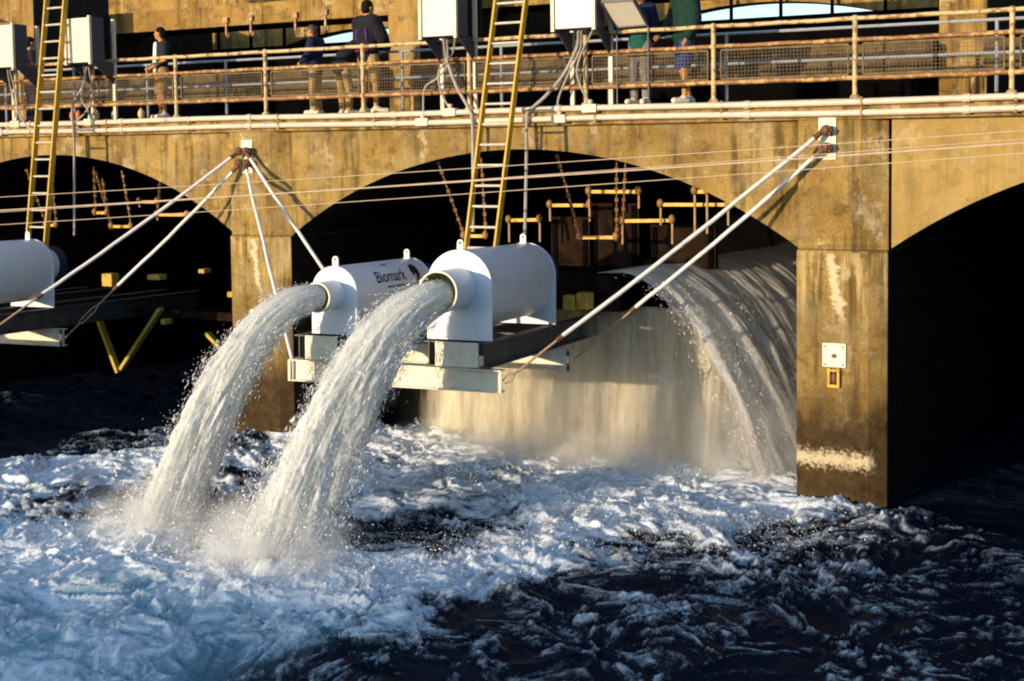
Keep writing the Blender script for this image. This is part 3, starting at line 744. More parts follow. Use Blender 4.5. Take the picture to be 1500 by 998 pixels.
# blocks made up to stand for sunlit patches of concrete
for px, py, w_, h_, y_, lab in ((837, 443, .20, .22, .15, 'ochre sunlit patch block behind the larger tank, left of its twin'), (857, 441, .20, .25, .15, 'ochre sunlit patch block behind the larger tank, right of its twin'), (162, 410, .26, .24, .6, 'ochre block between the two left tie rods'),
                            (230, 406, .30, .10, .6, 'flat ochre block in the dark left arch'), (300, 397, .14, .08, .6, 'small ochre block right of the flat one'), (343, 431, .16, .10, .3, 'small ochre block beside the left pier'), (244, 471, .12, .10, .8, 'small ochre block below the flat one')):
    c = at(px, py, Y=y_); o = MB().box(c-Vector((w_/2, .1, h_/2)), c+Vector((w_/2, .1, h_/2))).build('patch_block', 'block', None, bevel=.02)
    tag(o, lab, 'sunlit patch block', 'sunlit patch blocks under the arches')
t = thing('support_ledge', 'dark ledge carrying the blocks and timbers in the left arch', 'ledge', (-4, 1, 1.9))
MB().box((-8.7, .95, 1.78), (-.02, 1.2, 1.93)).build('beam', 'dark_brown', t)
t = thing('flume', 'dark timber flume channel resting on the skid beams under the middle arch', 'flume', (4.6, 3.5, 2.3))
MB().box((1.25, .55, 2.36), (7.0, .65, 2.90)).build('front_wall', 'dark_brown', t)
MB().box((1.25, .65, 2.36), (7.0, 7.6, 2.46)).build('base', 'dark', t)

# ================================================================== FALLING WATER
def water_mat(name, cream, green, streak=(30., 3.), holes=None, transl=.35, aname='flow'):
    m, nt, b, out = mat(name); k = NT(nt)
    f = k.attr('flow', 'Vector')
    n1 = k.noise(k.map(f, (1, 1, .16)), 7., 6, .62, .4)
    n2 = k.noise(k.map(f, (1, 1, .30)), 26., 6, .7, .2)
    n3 = k.noise(k.map(f, (1, 1, .5)), 2.2, 3, .5)
    c = k.mix(k.rng(n1, .38, .64), green, cream)
    c = k.mix(k.math('MULTIPLY', k.rng(n2, .35, .62, 1., 0.), .22), c, tuple(q*.68 for q in green))
    c = k.mix(k.math('MULTIPLY', k.rng(n3, .45, .7), .4), c, (.84, .83, .80))
    k.put(b.inputs['Base Color'], c); b.inputs['Roughness'].default_value = .45; b.inputs['Specular IOR Level'].default_value = .3
    h = k.math('ADD', k.math('MULTIPLY', n2, .7), n1)
    nb = k.bump(h, .30, .03); k.put(b.inputs['Normal'], nb)
    tr = k.n('ShaderNodeBsdfTranslucent'); k.put(tr.inputs['Color'], c); k.put(tr.inputs['Normal'], nb)
    mx = k.n('ShaderNodeMixShader'); mx.inputs[0].default_value = transl
    nt.links.new(b.outputs[0], mx.inputs[1]); nt.links.new(tr.outputs[0], mx.inputs[2]); res = mx.outputs[0]
    if holes:
        dens = k.attr('dens', 'Fac')
        nh = k.noise(k.map(f, (1, 1, holes[1])), holes[0], 6, .68, .3)
        al = k.rng(k.math('ADD', k.math('MULTIPLY', k.math('SUBTRACT', nh, .5), holes[2]), dens), *(holes[3] if len(holes) > 3 else (.35, .65)))
        tp = k.n('ShaderNodeBsdfTransparent'); m2 = k.n('ShaderNodeMixShader'); k.put(m2.inputs[0], al)
        nt.links.new(tp.outputs[0], m2.inputs[1]); nt.links.new(res, m2.inputs[2]); res = m2.outputs[0]
    nt.links.new(res, out.inputs[0]); return m
M['jet'] = water_mat('white water jet', (.95, .93, .89), (.86, .86, .78), transl=.3)
M['jet_ragged'] = water_mat('ragged white water', (.94, .92, .88), (.84, .84, .76), holes=(9., .14, 1.6, (.10, .95)), transl=.45)
M['sheet'] = water_mat('falling water sheet', (.95, .92, .87), (.72, .68, .60), holes=(7., .10, 1.1), transl=.6)
M['curtain'] = water_mat('veil of falling spray', (.97, .90, .70), (.86, .74, .48), holes=(3.2, .05, .8, (.1, 1.)), transl=.4)
M['drops'] = simple('water drops', (.94, .93, .90), .6, var=.02, spec=.2)

def set_attr(me, name, typ, data):
    a = me.attributes.new(name, typ, 'POINT'); a.data.foreach_set('vector' if typ == 'FLOAT_VECTOR' else 'value', np.ascontiguousarray(data, dtype=np.float32).ravel())
def grid_mesh(name, P, flow, dens, wrap=False):
    nu, nv = P.shape[:2]; me = bpy.data.meshes.new(name)
    idx = np.arange(nu*nv).reshape(nu, nv)
    j2 = np.roll(idx, -1, axis=1) if wrap else idx[:, 1:]
    a = idx[:-1] if wrap else idx[:-1, :-1]; b = idx[1:] if wrap else idx[1:, :-1]
    c = j2[1:]; d = j2[:-1]
    F = np.stack([a, b, c, d], -1).reshape(-1, 4)
    me.vertices.add(nu*nv); me.vertices.foreach_set('co', P.reshape(-1, 3).astype(np.float32).ravel())
    me.loops.add(F.size); me.loops.foreach_set('vertex_index', F.astype(np.int32).ravel())
    me.polygons.add(len(F)); me.polygons.foreach_set('loop_start', np.arange(0, F.size, 4, dtype=np.int32))
    try: me.polygons.foreach_set('loop_total', np.full(len(F), 4, dtype=np.int32))
    except Exception: pass
    me.update(calc_edges=True); me.validate()
    me.polygons.foreach_set('use_smooth', np.ones(len(me.polygons), dtype=bool))
    if flow is not None: set_attr(me, 'flow', 'FLOAT_VECTOR', flow.reshape(-1, 3))
    if dens is not None: set_attr(me, 'dens', 'FLOAT', dens.reshape(-1))
    return me
OCT_V = np.array([(1, 0, 0), (-1, 0, 0), (0, 1, 0), (0, -1, 0), (0, 0, 1), (0, 0, -1)], float)
OCT_F = np.array([(0, 2, 4), (2, 1, 4), (1, 3, 4), (3, 0, 4), (2, 0, 5), (1, 2, 5), (3, 1, 5), (0, 3, 5)])
def drops_mesh(name, pos, vel, size, stretch):
    """many little drops, drawn out along their flight"""
    n = len(pos); d = vel/np.linalg.norm(vel, axis=1)[:, None]
    up = np.tile((.3, .9, .2), (n, 1)); a = np.cross(d, up); a /= np.linalg.norm(a, axis=1)[:, None]; b = np.cross(a, d)
    V = (OCT_V[None, :, 0:1]*a[:, None] + OCT_V[None, :, 1:2]*b[:, None] + OCT_V[None, :, 2:3]*(d*stretch[:, None])[:, None])*size[:, None, None] + pos[:, None]
    F = (OCT_F[None] + (np.arange(n)*6)[:, None, None]).reshape(-1, 3)
    me = bpy.data.meshes.new(name); me.vertices.add(n*6); me.vertices.foreach_set('co', V.astype(np.float32).ravel())
    me.loops.add(F.size); me.loops.foreach_set('vertex_index', F.astype(np.int32).ravel())
    me.polygons.add(len(F)); me.polygons.foreach_set('loop_start', np.arange(0, F.size, 3, dtype=np.int32))
    try: me.polygons.foreach_set('loop_total', np.full(len(F), 3, dtype=np.int32))
    except Exception: pass
    me.update(calc_edges=True); me.polygons.foreach_set('use_smooth', np.ones(len(me.polygons), dtype=bool))
    return me
G = 9.81
def jet(label, p0, d0, speed, r0, r1, seed, ndrops):
    rs = np.random.RandomState(seed)
    p0 = np.array(p0); v0 = np.array(d0)/np.linalg.norm(d0)*speed
    T = (v0[2] + math.sqrt(v0[2]**2 + 2*G*(p0[2]+.05)))/G
    t = thing('water_jet', label, 'water jet', tuple(p0 + v0*T + np.array((0, 0, -G*T*T/2))), 'water jets from the white tanks')
    def shell(name, m, k_r, amp, nu, nv, sd, dens_edge=None):
        tt = np.linspace(0, T, nu)[:, None]*np.ones((1, nv)); th = np.linspace(0, 2*PI, nv, endpoint=False)[None]*np.ones((nu, 1))
        C_ = p0 + v0*tt[..., None] + np.array((0, 0, -.5*G))*tt[..., None]**2
        V = v0 + np.array((0, 0, -G))*tt[..., None]; D = V/np.linalg.norm(V, axis=-1, keepdims=True)
        side = np.cross(D, (0, 0, 1.)); side /= np.linalg.norm(side, axis=-1, keepdims=True); up = np.cross(side, D)
        s = tt/T; arc = np.cumsum(np.linalg.norm(V, axis=-1)*T/nu, axis=0)
        rad = (r0 + (r1-r0)*s**.8)
        cs, sn = np.cos(th), np.sin(th)
        w = arc*1.0
        n1 = fbm(cs*1.3+sd, sn*1.3, w*.75, 3, sd); n2 = fbm(cs*3.2, sn*3.2+sd, w*1.3, 3, sd+5); n3 = fbm(cs*9., sn*9., w*2.6+sd, 3, sd+9)
        disp = amp*(.03 + .97*np.minimum(1, s*1.5))*(.9*n1 + .75*n2 + .45*n3)
        # flattened a little below, streamers on the underside
        rr = rad*k_r*(1 + disp) ; rr = np.maximum(rr, .02)
        rr = rr*(1 + .10*s*np.maximum(0, -sn))
        P = C_ + side*(cs*rr)[..., None] + up*(sn*rr)[..., None]
        flow = np.stack([cs*rad*1.6, sn*rad*1.6, arc], -1) + sd
        dens = np.ones_like(s) if dens_edge is None else dens_edge(s)
        return grid_mesh(name, P, flow, dens, wrap=True)
    me = shell('water_core', 'jet', .92, .34, 360, 180, seed); link('water_core', me, 'jet', t)
    for i, (kr, de) in enumerate(((1.0, lambda s: .60 - .2*s), (1.14, lambda s: -.10 + .40*s - .2*s*s))):
        me = shell('ragged_water', 'jet_ragged', kr, .42+.1*i, 300, 160, seed+20+i, de); link('ragged_water', me, 'jet_ragged', t)
    # spray of drops
    n = ndrops; s = rs.beta(2.0, 1.1, n); tt = s*T; th = rs.uniform(0, 2*PI, n)
    V = v0 + np.array((0, 0, -G))*tt[:, None]; D = V/np.linalg.norm(V, axis=1)[:, None]
    side = np.cross(D, (0, 0, 1.)); side /= np.linalg.norm(side, axis=1)[:, None]; up = np.cross(side, D)
    rad = r0 + (r1-r0)*s**.8; lump = fbm(np.cos(th)*1.3+seed, np.sin(th)*1.3, tt*4, 3, seed)
    k_ = rs.normal(1.10, .13, n) + .35*np.abs(rs.normal(0, 1, n))*s*(lump > .05) ; rr = rad*np.clip(k_*(1+.3*lump), .75, 2.0)
    low = rs.rand(n) < .3; th[low] = rs.uniform(PI*1.0, PI*2.0, low.sum())
    P = p0 + v0*tt[:, None] + np.array((0, 0, -.5*G))*(tt[:, None]**2) + side*(np.cos(th)*rr)[:, None] + up*(np.sin(th)*rr)[:, None]
    P[:, 2] = np.maximum(P[:, 2], .02)
    sz = rs.lognormal(math.log(.0024), .50, n)
    o = link('spray', drops_mesh('spray', P, V, sz, rs.uniform(2., 7., n)), 'drops', t); o['kind'] = 'stuff'
    # splash crown where it meets the water
    base = p0 + v0*T + np.array((0, 0, -.5*G))*T*T; n = int(ndrops*1.3)
    ang = rs.uniform(0, 2*PI, n); el = np.abs(rs.normal(0, .55, n)); ro = np.abs(rs.normal(0, 1, n))*r1*.95 + r1*.2
    hh = np.abs(rs.normal(0, 1, n))*(.42*np.exp(-(ro/(r1*2.0))**2)+.02)
    P = base[None] + np.stack([np.cos(ang)*ro*1.35, np.sin(ang)*ro*1.1, hh], 1)
    vel = np.stack([np.cos(ang), np.sin(ang), rs.normal(0, .8, n)], 1)
    o = link('splash_drops', drops_mesh('splash', P, vel, rs.lognormal(math.log(.0034), .5, n), rs.uniform(1, 2.5, n)), 'drops', t); o['kind'] = 'stuff'
    return base
fd = -EV
pA = L(-.02, -.42, .72-.10); pB = L(-1.92, -.33, .585-.05)
baseA = jet('wide white water jet from the larger tank, nearest the camera', pA, Vector((-.30, -.95, -.08)), 3.45, .205, .43, 4, 20000)
baseB = jet('narrower white water jet from the smaller lettered tank', pB, Vector((-.40, -.91, .12)), 2.88, .165, .31, 11, 15000)
print('jet bases', baseA, baseB)

# overfall running off the flume end, towards the right pier
fall = thing('waterfall', 'broad curved waterfall pouring beside the right pier under the middle arch', 'waterfall', (9, 3, 0))
def overfall(name, m, off, seed, dens0):
    nu, nv = 260, 420
    s = np.linspace(0, 1, nv)[None]*np.ones((nu, 1)); tt = np.linspace(-.16, .80, nu)[:, None]*np.ones((1, nv))
    yy = .35 + s**1.0*7.2
    n1 = fbm(yy*1.1, tt*.8+seed, 0, 4, seed); n2 = fbm(yy*4.5, tt*1.6, seed, 4, seed+3); n3 = fbm(yy*15, tt*4., seed, 3, seed+6)
    v = 2.75 + .30*n1 + off
    X = 7.15 + .36*np.minimum(yy-.35, 4.) + v*tt; Z = 2.98 + .045*(yy-.35) - .5*G*np.maximum(tt, 0)**2 + .10*np.minimum(tt, 0)
    a = np.clip(tt/.5, 0, 1)
    X = X + a*(.14*n1 + .26*n2 + .08*n3); Z = Z + .04*a*n2
    edge = np.exp(-((yy-.35)/.35)**2)
    Y = yy - edge*a*.25*(1+n2) + .05*a*n2
    P = np.stack([X, Y, Z], -1)
    flow = np.stack([yy*1.0, 0*yy+seed, tt*3.2], -1)
    dens = dens0 - .55*edge*(.3+a) + .1*n1
    return grid_mesh(name, P, flow, dens)
for nm, off, sd, de in (('water_sheet', 0., 3, 1.0), ('water_sheet', .12, 8, .50), ('water_sheet', .25, 14, .36)):
    link(nm, overfall(nm, 'sheet', off, sd, de), 'sheet', fall)
rs = np.random.RandomState(5); n = 14000; s = rs.beta(.8, 1.8, n); tt = rs.beta(2.2, 1., n)*.8
P = np.stack([7.15+.36*np.minimum(7*s, 4.)+(2.85+rs.normal(0, .22, n))*tt, .35+7*s - .25*np.abs(rs.normal(0, 1, n))*(s < .06), 2.98-.5*G*tt**2], 1); V = np.stack([np.full(n, 2.8), 0*tt, -G*tt-.1], 1)
o = link('spray', drops_mesh('spray', P, V, rs.lognormal(math.log(.0026), .45, n), rs.uniform(2, 7, n)), 'drops', fall); o['kind'] = 'stuff'
# veil falling from under the flume
veil = thing('water_veil', 'golden lit veil of falling spray behind the platform under the middle arch', 'waterfall', (5.5, 1, 0))
for i, (y0, sd, de) in enumerate(((.95, 2, .40), (1.25, 9, .50), (1.6, 15, .9))):
    nu, nv = 120, 300
    X = np.linspace(2.2-.1*i, 8.7, nv)[None]*np.ones((nu, 1)); Z = np.linspace(2.36, -.1, nu)[:, None]*np.ones((1, nv))
    n1 = fbm(X*.9, Z*.25, sd, 4, sd); n2 = fbm(X*4., Z*.8, sd, 3, sd+4); n3 = fbm(X*11., Z*1.2, sd, 3, sd+8)
    Y = y0 + .28*n1 + .12*n2 + .03*n3 - .15*(2.36-Z)/2.4
    dens = de + .40*n1 + .2*n2 - 1.1*sstep(3.6, 2.2, X) - .3*sstep(8.2, 8.7, X)
    link('spray_sheet', grid_mesh('spray_sheet', np.stack([X, Y, Z], -1), np.stack([X, 0*X+sd, 2.4-Z], -1), dens), 'curtain', veil)
def mist_mat(name, dens, centre, radii, nscale, stretch=1., col=(.95, .93, .90), power=1.):
    m = bpy.data.materials.new(name); m.use_nodes = True; nt = m.node_tree; nt.nodes.clear(); k = NT(nt)
    out = nt.nodes.new('ShaderNodeOutputMaterial'); v = nt.nodes.new('ShaderNodeVolumePrincipled'); nt.links.new(v.outputs[0], out.inputs['Volume'])
    p = k.pos(); d = k.n('ShaderNodeVectorMath', operation='SUBTRACT'); k.put(d.inputs[0], p); d.inputs[1].default_value = centre
    q = k.n('ShaderNodeVectorMath', operation='DIVIDE'); k.put(q.inputs[0], d.outputs[0]); q.inputs[1].default_value = radii
    ln = k.n('ShaderNodeVectorMath', operation='LENGTH'); k.put(ln.inputs[0], q.outputs[0])
    fall_ = k.rng(ln.outputs['Value'], 1., .15)
    nz = k.rng(k.noise(k.map(p, (1, 1, stretch)), nscale, 5, .65), .38, .68)
    k.put(v.inputs['Density'], k.math('MULTIPLY', k.math('MULTIPLY', fall_, nz), dens)); v.inputs['Color'].default_value = (*col, 1); v.inputs['Anisotropy'].default_value = .0
    return m
def mist(name, centre, radii, dens, nscale, stretch=1.):
    mb = MB(); mb.ellipsoid(centre, radii, 24, 14); o = mb.build(name, mist_mat(name, dens, centre, radii, nscale, stretch), None); o['kind'] = 'stuff'
    return o
for nm, c, r_, de, ns, st_ in (('mist', (baseA[0]-.05, baseA[1]-.10, .18), (1.35, 1.15, .78), 4.5, 3.2, 1.), ('mist', (baseB[0]-.05, baseB[1]-.05, .16), (1.15, 1.0, .68), 4.5, 3.2, 1.),
                          ('mist', (6.2, .55, .75), (3.6, .9, 1.5), .9, 1.5, .3), ('mist', (6.3, .35, .15), (3.9, .75, .55), 2.6, 2.4, .8), ('mist', (9.0, 1.0, .40), (1.3, 1.4, 1.2), 2., 3., .7)):
    mist(nm, c, r_, de, ns, st_)

# ================================================================== THE WATER SURFACE
def water_surface():
    # foam cover and trapped air at measured places of the surface: (photo x, y, foam, air)
    C = [(50, 655, .05, 0), (0, 645, 0, 0), (20, 700, .62, .1), (150, 650, .30, 0), (250, 645, .5, .1), (60, 690, .8, .2), (200, 690, .75, .2), (150, 738, .34, .2), (60, 735, .6, .2), (330, 772, .28, .2), (300, 790, .5, .2),
         (560, 795, .28, .2), (640, 778, .36, .2), (720, 768, .5, .1), (330, 700, .6, .2), (560, 690, .74, .3), (620, 725, .66, .5), (660, 715, .62, .5), (700, 690, .66, .5), (560, 645, .85, .4), (640, 660, .85, .4), (800, 665, .9, .4), (700, 730, .7, .3),
         (900, 712, .92, .3), (1050, 715, .92, .2), (1150, 735, .8, .2), (1000, 765, .86, .2), (850, 770, .88, .2), (750, 790, .86, .3), (640, 835, .88, .3), (450, 850, 1., .4), (400, 800, 1., .4), (250, 790, 1., .4), (150, 800, .88, .4), (50, 800, .9, .5),
         (50, 850, .72, .9), (100, 900, .62, 1), (30, 940, .56, 1), (150, 960, .62, 1), (250, 895, .68, 1), (310, 945, .6, .8), (430, 930, .66, .7), (480, 900, .62, .8), (380, 985, .30, .3), (260, 985, .5, .9), (550, 905, .60, .4), (600, 865, .78, .3), (700, 850, .70, .2), (790, 820, .72, .2),
         (880, 815, .50, .1), (940, 845, .38, 0), (1000, 810, .50, 0), (1100, 800, .50, 0), (1200, 800, .44, 0), (1300, 775, .40, 0), (1380, 795, .18, 0), (1450, 840, .18, 0), (1480, 760, 0, 0), (1300, 850, .36, 0), (1250, 890, .34, 0), (1100, 910, .30, 0), (950, 890, .40, 0), (800, 880, .30, .1),
         (700, 915, .34, .1), (600, 960, .38, .2), (760, 960, .32, 0), (900, 965, .30, 0), (1100, 970, .24, 0), (1300, 965, .28, 0), (1480, 960, .26, 0), (1000, 868, .44, 0), (1150, 855, .42, 0), (1370, 890, .2, 0), (520, 985, .2, .2),
         (1450, 740, 0, 0), (100, 620, 0, 0), (250, 610, 0, 0), (1600, 900, .2, 0)]
    pts = np.array([list(at(a, b, Z=0))[:2] for a, b, _, _ in C]); fv = np.array([c[2] for c in C]); av = np.array([c[3] for c in C])
    x0, x1, y0, y1, st = -9., 18., -12.5, 8.0, .026
    xs = np.arange(x0, x1, st); ys = np.arange(y0, y1, st)
    X, Y = np.meshgrid(xs, ys, indexing='ij')
    # foam density on a coarse grid, then spread to the fine one
    cs = .25; gx = np.arange(x0, x1+cs, cs); gy = np.arange(y0, y1+cs, cs); GX, GY = np.meshgrid(gx, gy, indexing='ij')
    d2 = (GX[..., None]-pts[:, 0])**2 + (GY[..., None]-pts[:, 1])**2
    w_ = np.exp(-d2/(2*.42**2)) + 1e-3/(d2+.3)**2
    def up(A):
        fx = (X-x0)/cs; fy = (Y-y0)/cs; ix = np.clip(fx.astype(int), 0, len(gx)-2); iy = np.clip(fy.astype(int), 0, len(gy)-2); fx -= ix; fy -= iy
        return (A[ix, iy]*(1-fx)+A[ix+1, iy]*fx)*(1-fy) + (A[ix, iy+1]*(1-fx)+A[ix+1, iy+1]*fx)*fy
    F = up((w_*fv).sum(-1)/w_.sum(-1)); Aer = up((w_*av).sum(-1)/w_.sum(-1))
    # keep the far/inside-arch water calm and dark except under the falls
    inside = sstep(.8, 2.2, Y)*(1-sstep(1.5, 3., X)*(1-sstep(9.6, 10.4, X)))
    F = F*(1-inside); Aer = Aer*(1-inside)
    F = np.maximum(F, .9*sstep(7.5, 8.5, X)*(1-sstep(9.9, 10.1, X))*sstep(.0, 1., Y))
    # flow-aligned warped coordinates (current runs out of the arches towards -Y and a little to the left)
    wx = fbm(X*.55, Y*.55, 0, 3, 1)*.9; wy = fbm(X*.55, Y*.55, 0, 3, 2)*.9
    U = X + wx; V = Y + wy
    w2 = fbm(U*1.7, V*1.7, 0, 3, 40)*.13; w3 = fbm(U*1.7, V*1.7, 0, 3, 44)*.13
    U2, V2 = U + w2, V + w3
    swell = fbm(U*.55, V*.75, 0, 3, 6)
    chop = billow(U2*1.35, V2*1.9, 4, 9)
    lump = billow(U2*3.6, V2*4.6, 4, 13, .55)
    fine = fbm(U2*11, V2*13, 0, 3, 21)
    turb = .35 + .65*sstep(.03, .35, F)
    web = 1 - 2.2*np.abs(fbm(U2*1.6, V2*2.3, 0, 4, 51, .55)); web2 = 1 - 2.4*np.abs(fbm(U2*4.2, V2*6.0, 0, 4, 57, .55))
    soft = fbm(U2*1.25, V2*1.8, 0, 6, 61, .62)
    pat = .22*web + .20*web2 + .75*soft + .25*swell + .20*fine - .18
    foam = sstep(-.20, .55, (F-.49)*1.8 + pat*1.1)
    foam = np.clip(foam, 0, 1)
    crest = np.maximum(0, .42-chop)
    H = .14*swell*turb + .29*(crest-.2)*turb*(.6+.4*F) + foam*(.038*(.5-lump) + .022*fine) + .018*fine*turb + .02*foam
    # tall lumps of tossed water along the boil line
    toss = sstep(.30, .62, fbm(U2*1.9, V2*2.5, 0, 3, 77))*sstep(.25, .55, F)
    H += .08*toss*(.6+.8*np.maximum(0, .35-lump))
    for bs, rr, am in ((baseA, .75, .16), (baseB, .6, .13)):
        d = np.hypot(X-bs[0], Y-bs[1]); H += am*np.exp(-(d/rr)**2)*(.6+.9*(.6-lump)*1.6); foam = np.maximum(foam, sstep(rr*1.25, rr*.4, d)*(.75+.3*fine))
    cap = sstep(.14, .55, fbm(U2*3.6, V2*4.8, 0, 6, 83, .68) + .45*(.4-chop)*2 + .25*soft)*sstep(.03, .25, F)*(1-inside)
    foam = np.maximum(foam, cap*(.55+.5*fine)); H += .07*cap*(.7-lump)
    near = sstep(8.4, 9.0, X)*sstep(.6, 1.0, Y)
    H += .10*near*(.5-lump)
    drop = np.clip(foam, 0, 1)
    P = np.stack([X, Y, H], -1)
    # horizontal choppiness sharpens the crests
    P[..., 0] += .05*turb*perlin(U2*2.4, V2*2.4, 0, 91); P[..., 1] += .05*turb*perlin(U2*2.4, V2*2.4, 0, 92)
    # sink the border so the wide outer sheet can meet it
    me = grid_mesh('water', P, None, None)
    set_attr(me, 'foam', 'FLOAT', drop.reshape(-1)); set_attr(me, 'air', 'FLOAT', np.clip(Aer+.25*(foam-.4), 0, 1).reshape(-1))
    set_attr(me, 'flow', 'FLOAT_VECTOR', np.stack([U2, V2, 0*U2], -1).reshape(-1, 3))
    return me
def water_material():
    m, nt, b, out = mat('turbulent water'); k = NT(nt)
    fo = k.attr('foam'); air = k.attr('air'); f = k.attr('flow', 'Vector'); p = k.map(k.pos(), (1, 1, .6))
    n1 = k.noise(f, 8., 8, .74, .3); n2 = k.noise(p, 42., 8, .8, .2)
    q = k.math('ADD', fo, k.math('MULTIPLY', k.math('SUBTRACT', n1, .5), 1.25)); q = k.math('ADD', q, k.math('MULTIPLY', k.math('SUBTRACT', n2, .5), 1.6))
    mask = k.rng(q, .14, 1.02)
    deep = k.mix(k.rng(k.math('ADD', air, k.math('MULTIPLY', k.math('SUBTRACT', n1, .5), .7)), .15, 1.05), (.005, .008, .018), (.26, .47, .55))
    foamc = k.mix(k.rng(k.math('ADD', k.math('MULTIPLY', n1, .6), k.math('MULTIPLY', n2, .4)), .36, .60), (.46, .55, .62), (.95, .95, .95))
    c = k.mix(mask, deep, foamc)
    k.put(b.inputs['Base Color'], c)
    k.put(b.inputs['Roughness'], k.rng(mask, 0., 1., .22, .75)); b.inputs['IOR'].default_value = 1.2
    k.put(b.inputs['Specular IOR Level'], k.rng(mask, 0., 1., .22, .2))
    h = k.math('ADD', k.math('MULTIPLY', n1, .8), k.math('MULTIPLY', n2, .5)); h = k.math('ADD', h, k.math('MULTIPLY', mask, .6))
    k.put(b.inputs['Normal'], k.bump(h, .6, .04))
    return m
M['water'] = water_material()
wo = link('water', water_surface(), 'water'); wo['kind'] = 'structure'
M['calm'] = simple('calm dark water', (.006, .010, .016), .12, var=.2)
# wide outer water, a ring that starts where the rough patch ends
mb = MB(); zc = -.05; a = (-8.9, 17.85, -12.4, 7.9); Bq = 700
mb.add([(a[0], a[2], zc), (a[1], a[2], zc), (a[1], a[3], zc), (a[0], a[3], zc), (-Bq, -Bq, zc), (Bq, -Bq, zc), (Bq, Bq, zc), (-Bq, Bq, zc)], [(4, 5, 1, 0), (5, 6, 2, 1), (6, 7, 3, 2), (7, 4, 0, 3)])
o = mb.build('river_water', 'calm'); o['kind'] = 'structure'
# loose drops tossed above the boils
rs = np.random.RandomState(8); n = 16000
cen = [list(at(a_, b_, Z=0))[:2] for a_, b_ in ((400, 800), (250, 780), (600, 820), (900, 760), (1000, 780), (1130, 790), (760, 800), (500, 870), (700, 690), (850, 690), (300, 840), (1000, 700), (100, 790))]
ci = rs.randint(0, len(cen), n); P = np.array(cen)[ci] + rs.normal(0, .55, (n, 2)); Z_ = .04 + np.abs(rs.normal(0, .09, n))
vel = rs.normal(0, 1, (n, 3)); o = link('tossed_drops', drops_mesh('tossed', np.column_stack([P, Z_]), vel, rs.lognormal(math.log(.0032), .5, n), rs.uniform(1, 2.5, n)), 'drops'); o['kind'] = 'stuff'
o['label'] = 'loose drops tossed above the white water'; o['category'] = 'spray'

# ================================================================== UNSEEN RIDGE (added towards the sun, shaped to shade the near water)
mb = MB(); wa_, wb_ = at(150, 875, Z=0), at(1330, 800, Z=0); ld = (wb_-wa_).normalized(); sd_ = Vector((.35, 1., -.12)); basep = wa_.lerp(wb_, .5) - sd_*62; nrm = Vector((-ld.y, ld.x, 0))
N = 120; vs = []
for i in range(N+1):
    q = basep + ld*(-150 + 300*i/N); hz = basep.z + .12*float(fbm(i*.21, 3.3, 0, 3, 5)) + .08*float(fbm(i*.9, 7., 0, 2, 6))
    for off_, zz in ((15, -1), (5, hz*.55), (0, hz), (-40, hz*.8), (-90, -1)): vs.append((q.x+nrm.x*off_, q.y+nrm.y*off_, zz))
fs = [(i*5+j, (i+1)*5+j, (i+1)*5+j+1, i*5+j+1) for i in range(N) for j in range(4)]
M['ridge_cover'] = simple('scrubby bank', (.055, .06, .03), .95, var=.5, scale=.4)
o = mb.add(vs, fs).build('shade_ridge', 'ridge_cover'); o['kind'] = 'structure'

# ================================================================== PEOPLE
def voxel(mb, name, m, parent, vox=.013, it=3):
    me = mb.mesh(name); ob = bpy.data.objects.new('tmp_body', me); COL.objects.link(ob)
    r = ob.modifiers.new('r', 'REMESH'); r.mode = 'VOXEL'; r.voxel_size = vox
    s = ob.modifiers.new('s', 'SMOOTH'); s.iterations = it; s.factor = .5
    dg = bpy.context.evaluated_depsgraph_get(); me2 = bpy.data.meshes.new_from_object(ob.evaluated_get(dg)); bpy.data.objects.remove(ob)
    o = link(name, me2, m, parent); 
    for p in me2.polygons: p.use_smooth = True
    return o
def hand(mb, wrist, d, palm_n, s=1., curl=.5):
    """palm, four fingers of unequal length bent at the knuckle, and a thumb from the side"""
    d = Vector(d).normalized(); n = Vector(palm_n); n = (n-d*n.dot(d)).normalized(); side = d.cross(n)
    w = Vector(wrist); mb.capsule(w, w+d*.075*s, .026*s, .036*s, 8, (n, .5))
    for i, ln in enumerate((.062, .074, .069, .054)):
        b = w+d*.085*s+side*(.030-.020*i)*s; k = b+d*ln*.5*s+n*.012*curl; e = k+(d*(1-curl*.6)+n*curl).normalized()*ln*.5*s
        mb.capsule(b, k, .0105*s, .0098*s, 6); mb.capsule(k, e, .0098*s, .0085*s, 6)
    b = w+d*.02*s+side*.028*s; k = b+(d*.6+side*.7)*.035*s; mb.capsule(b, k, .013*s, .011*s, 6); mb.capsule(k, k+(d+side*.15+n*.3).normalized()*.03*s, .011*s, .009*s, 6)
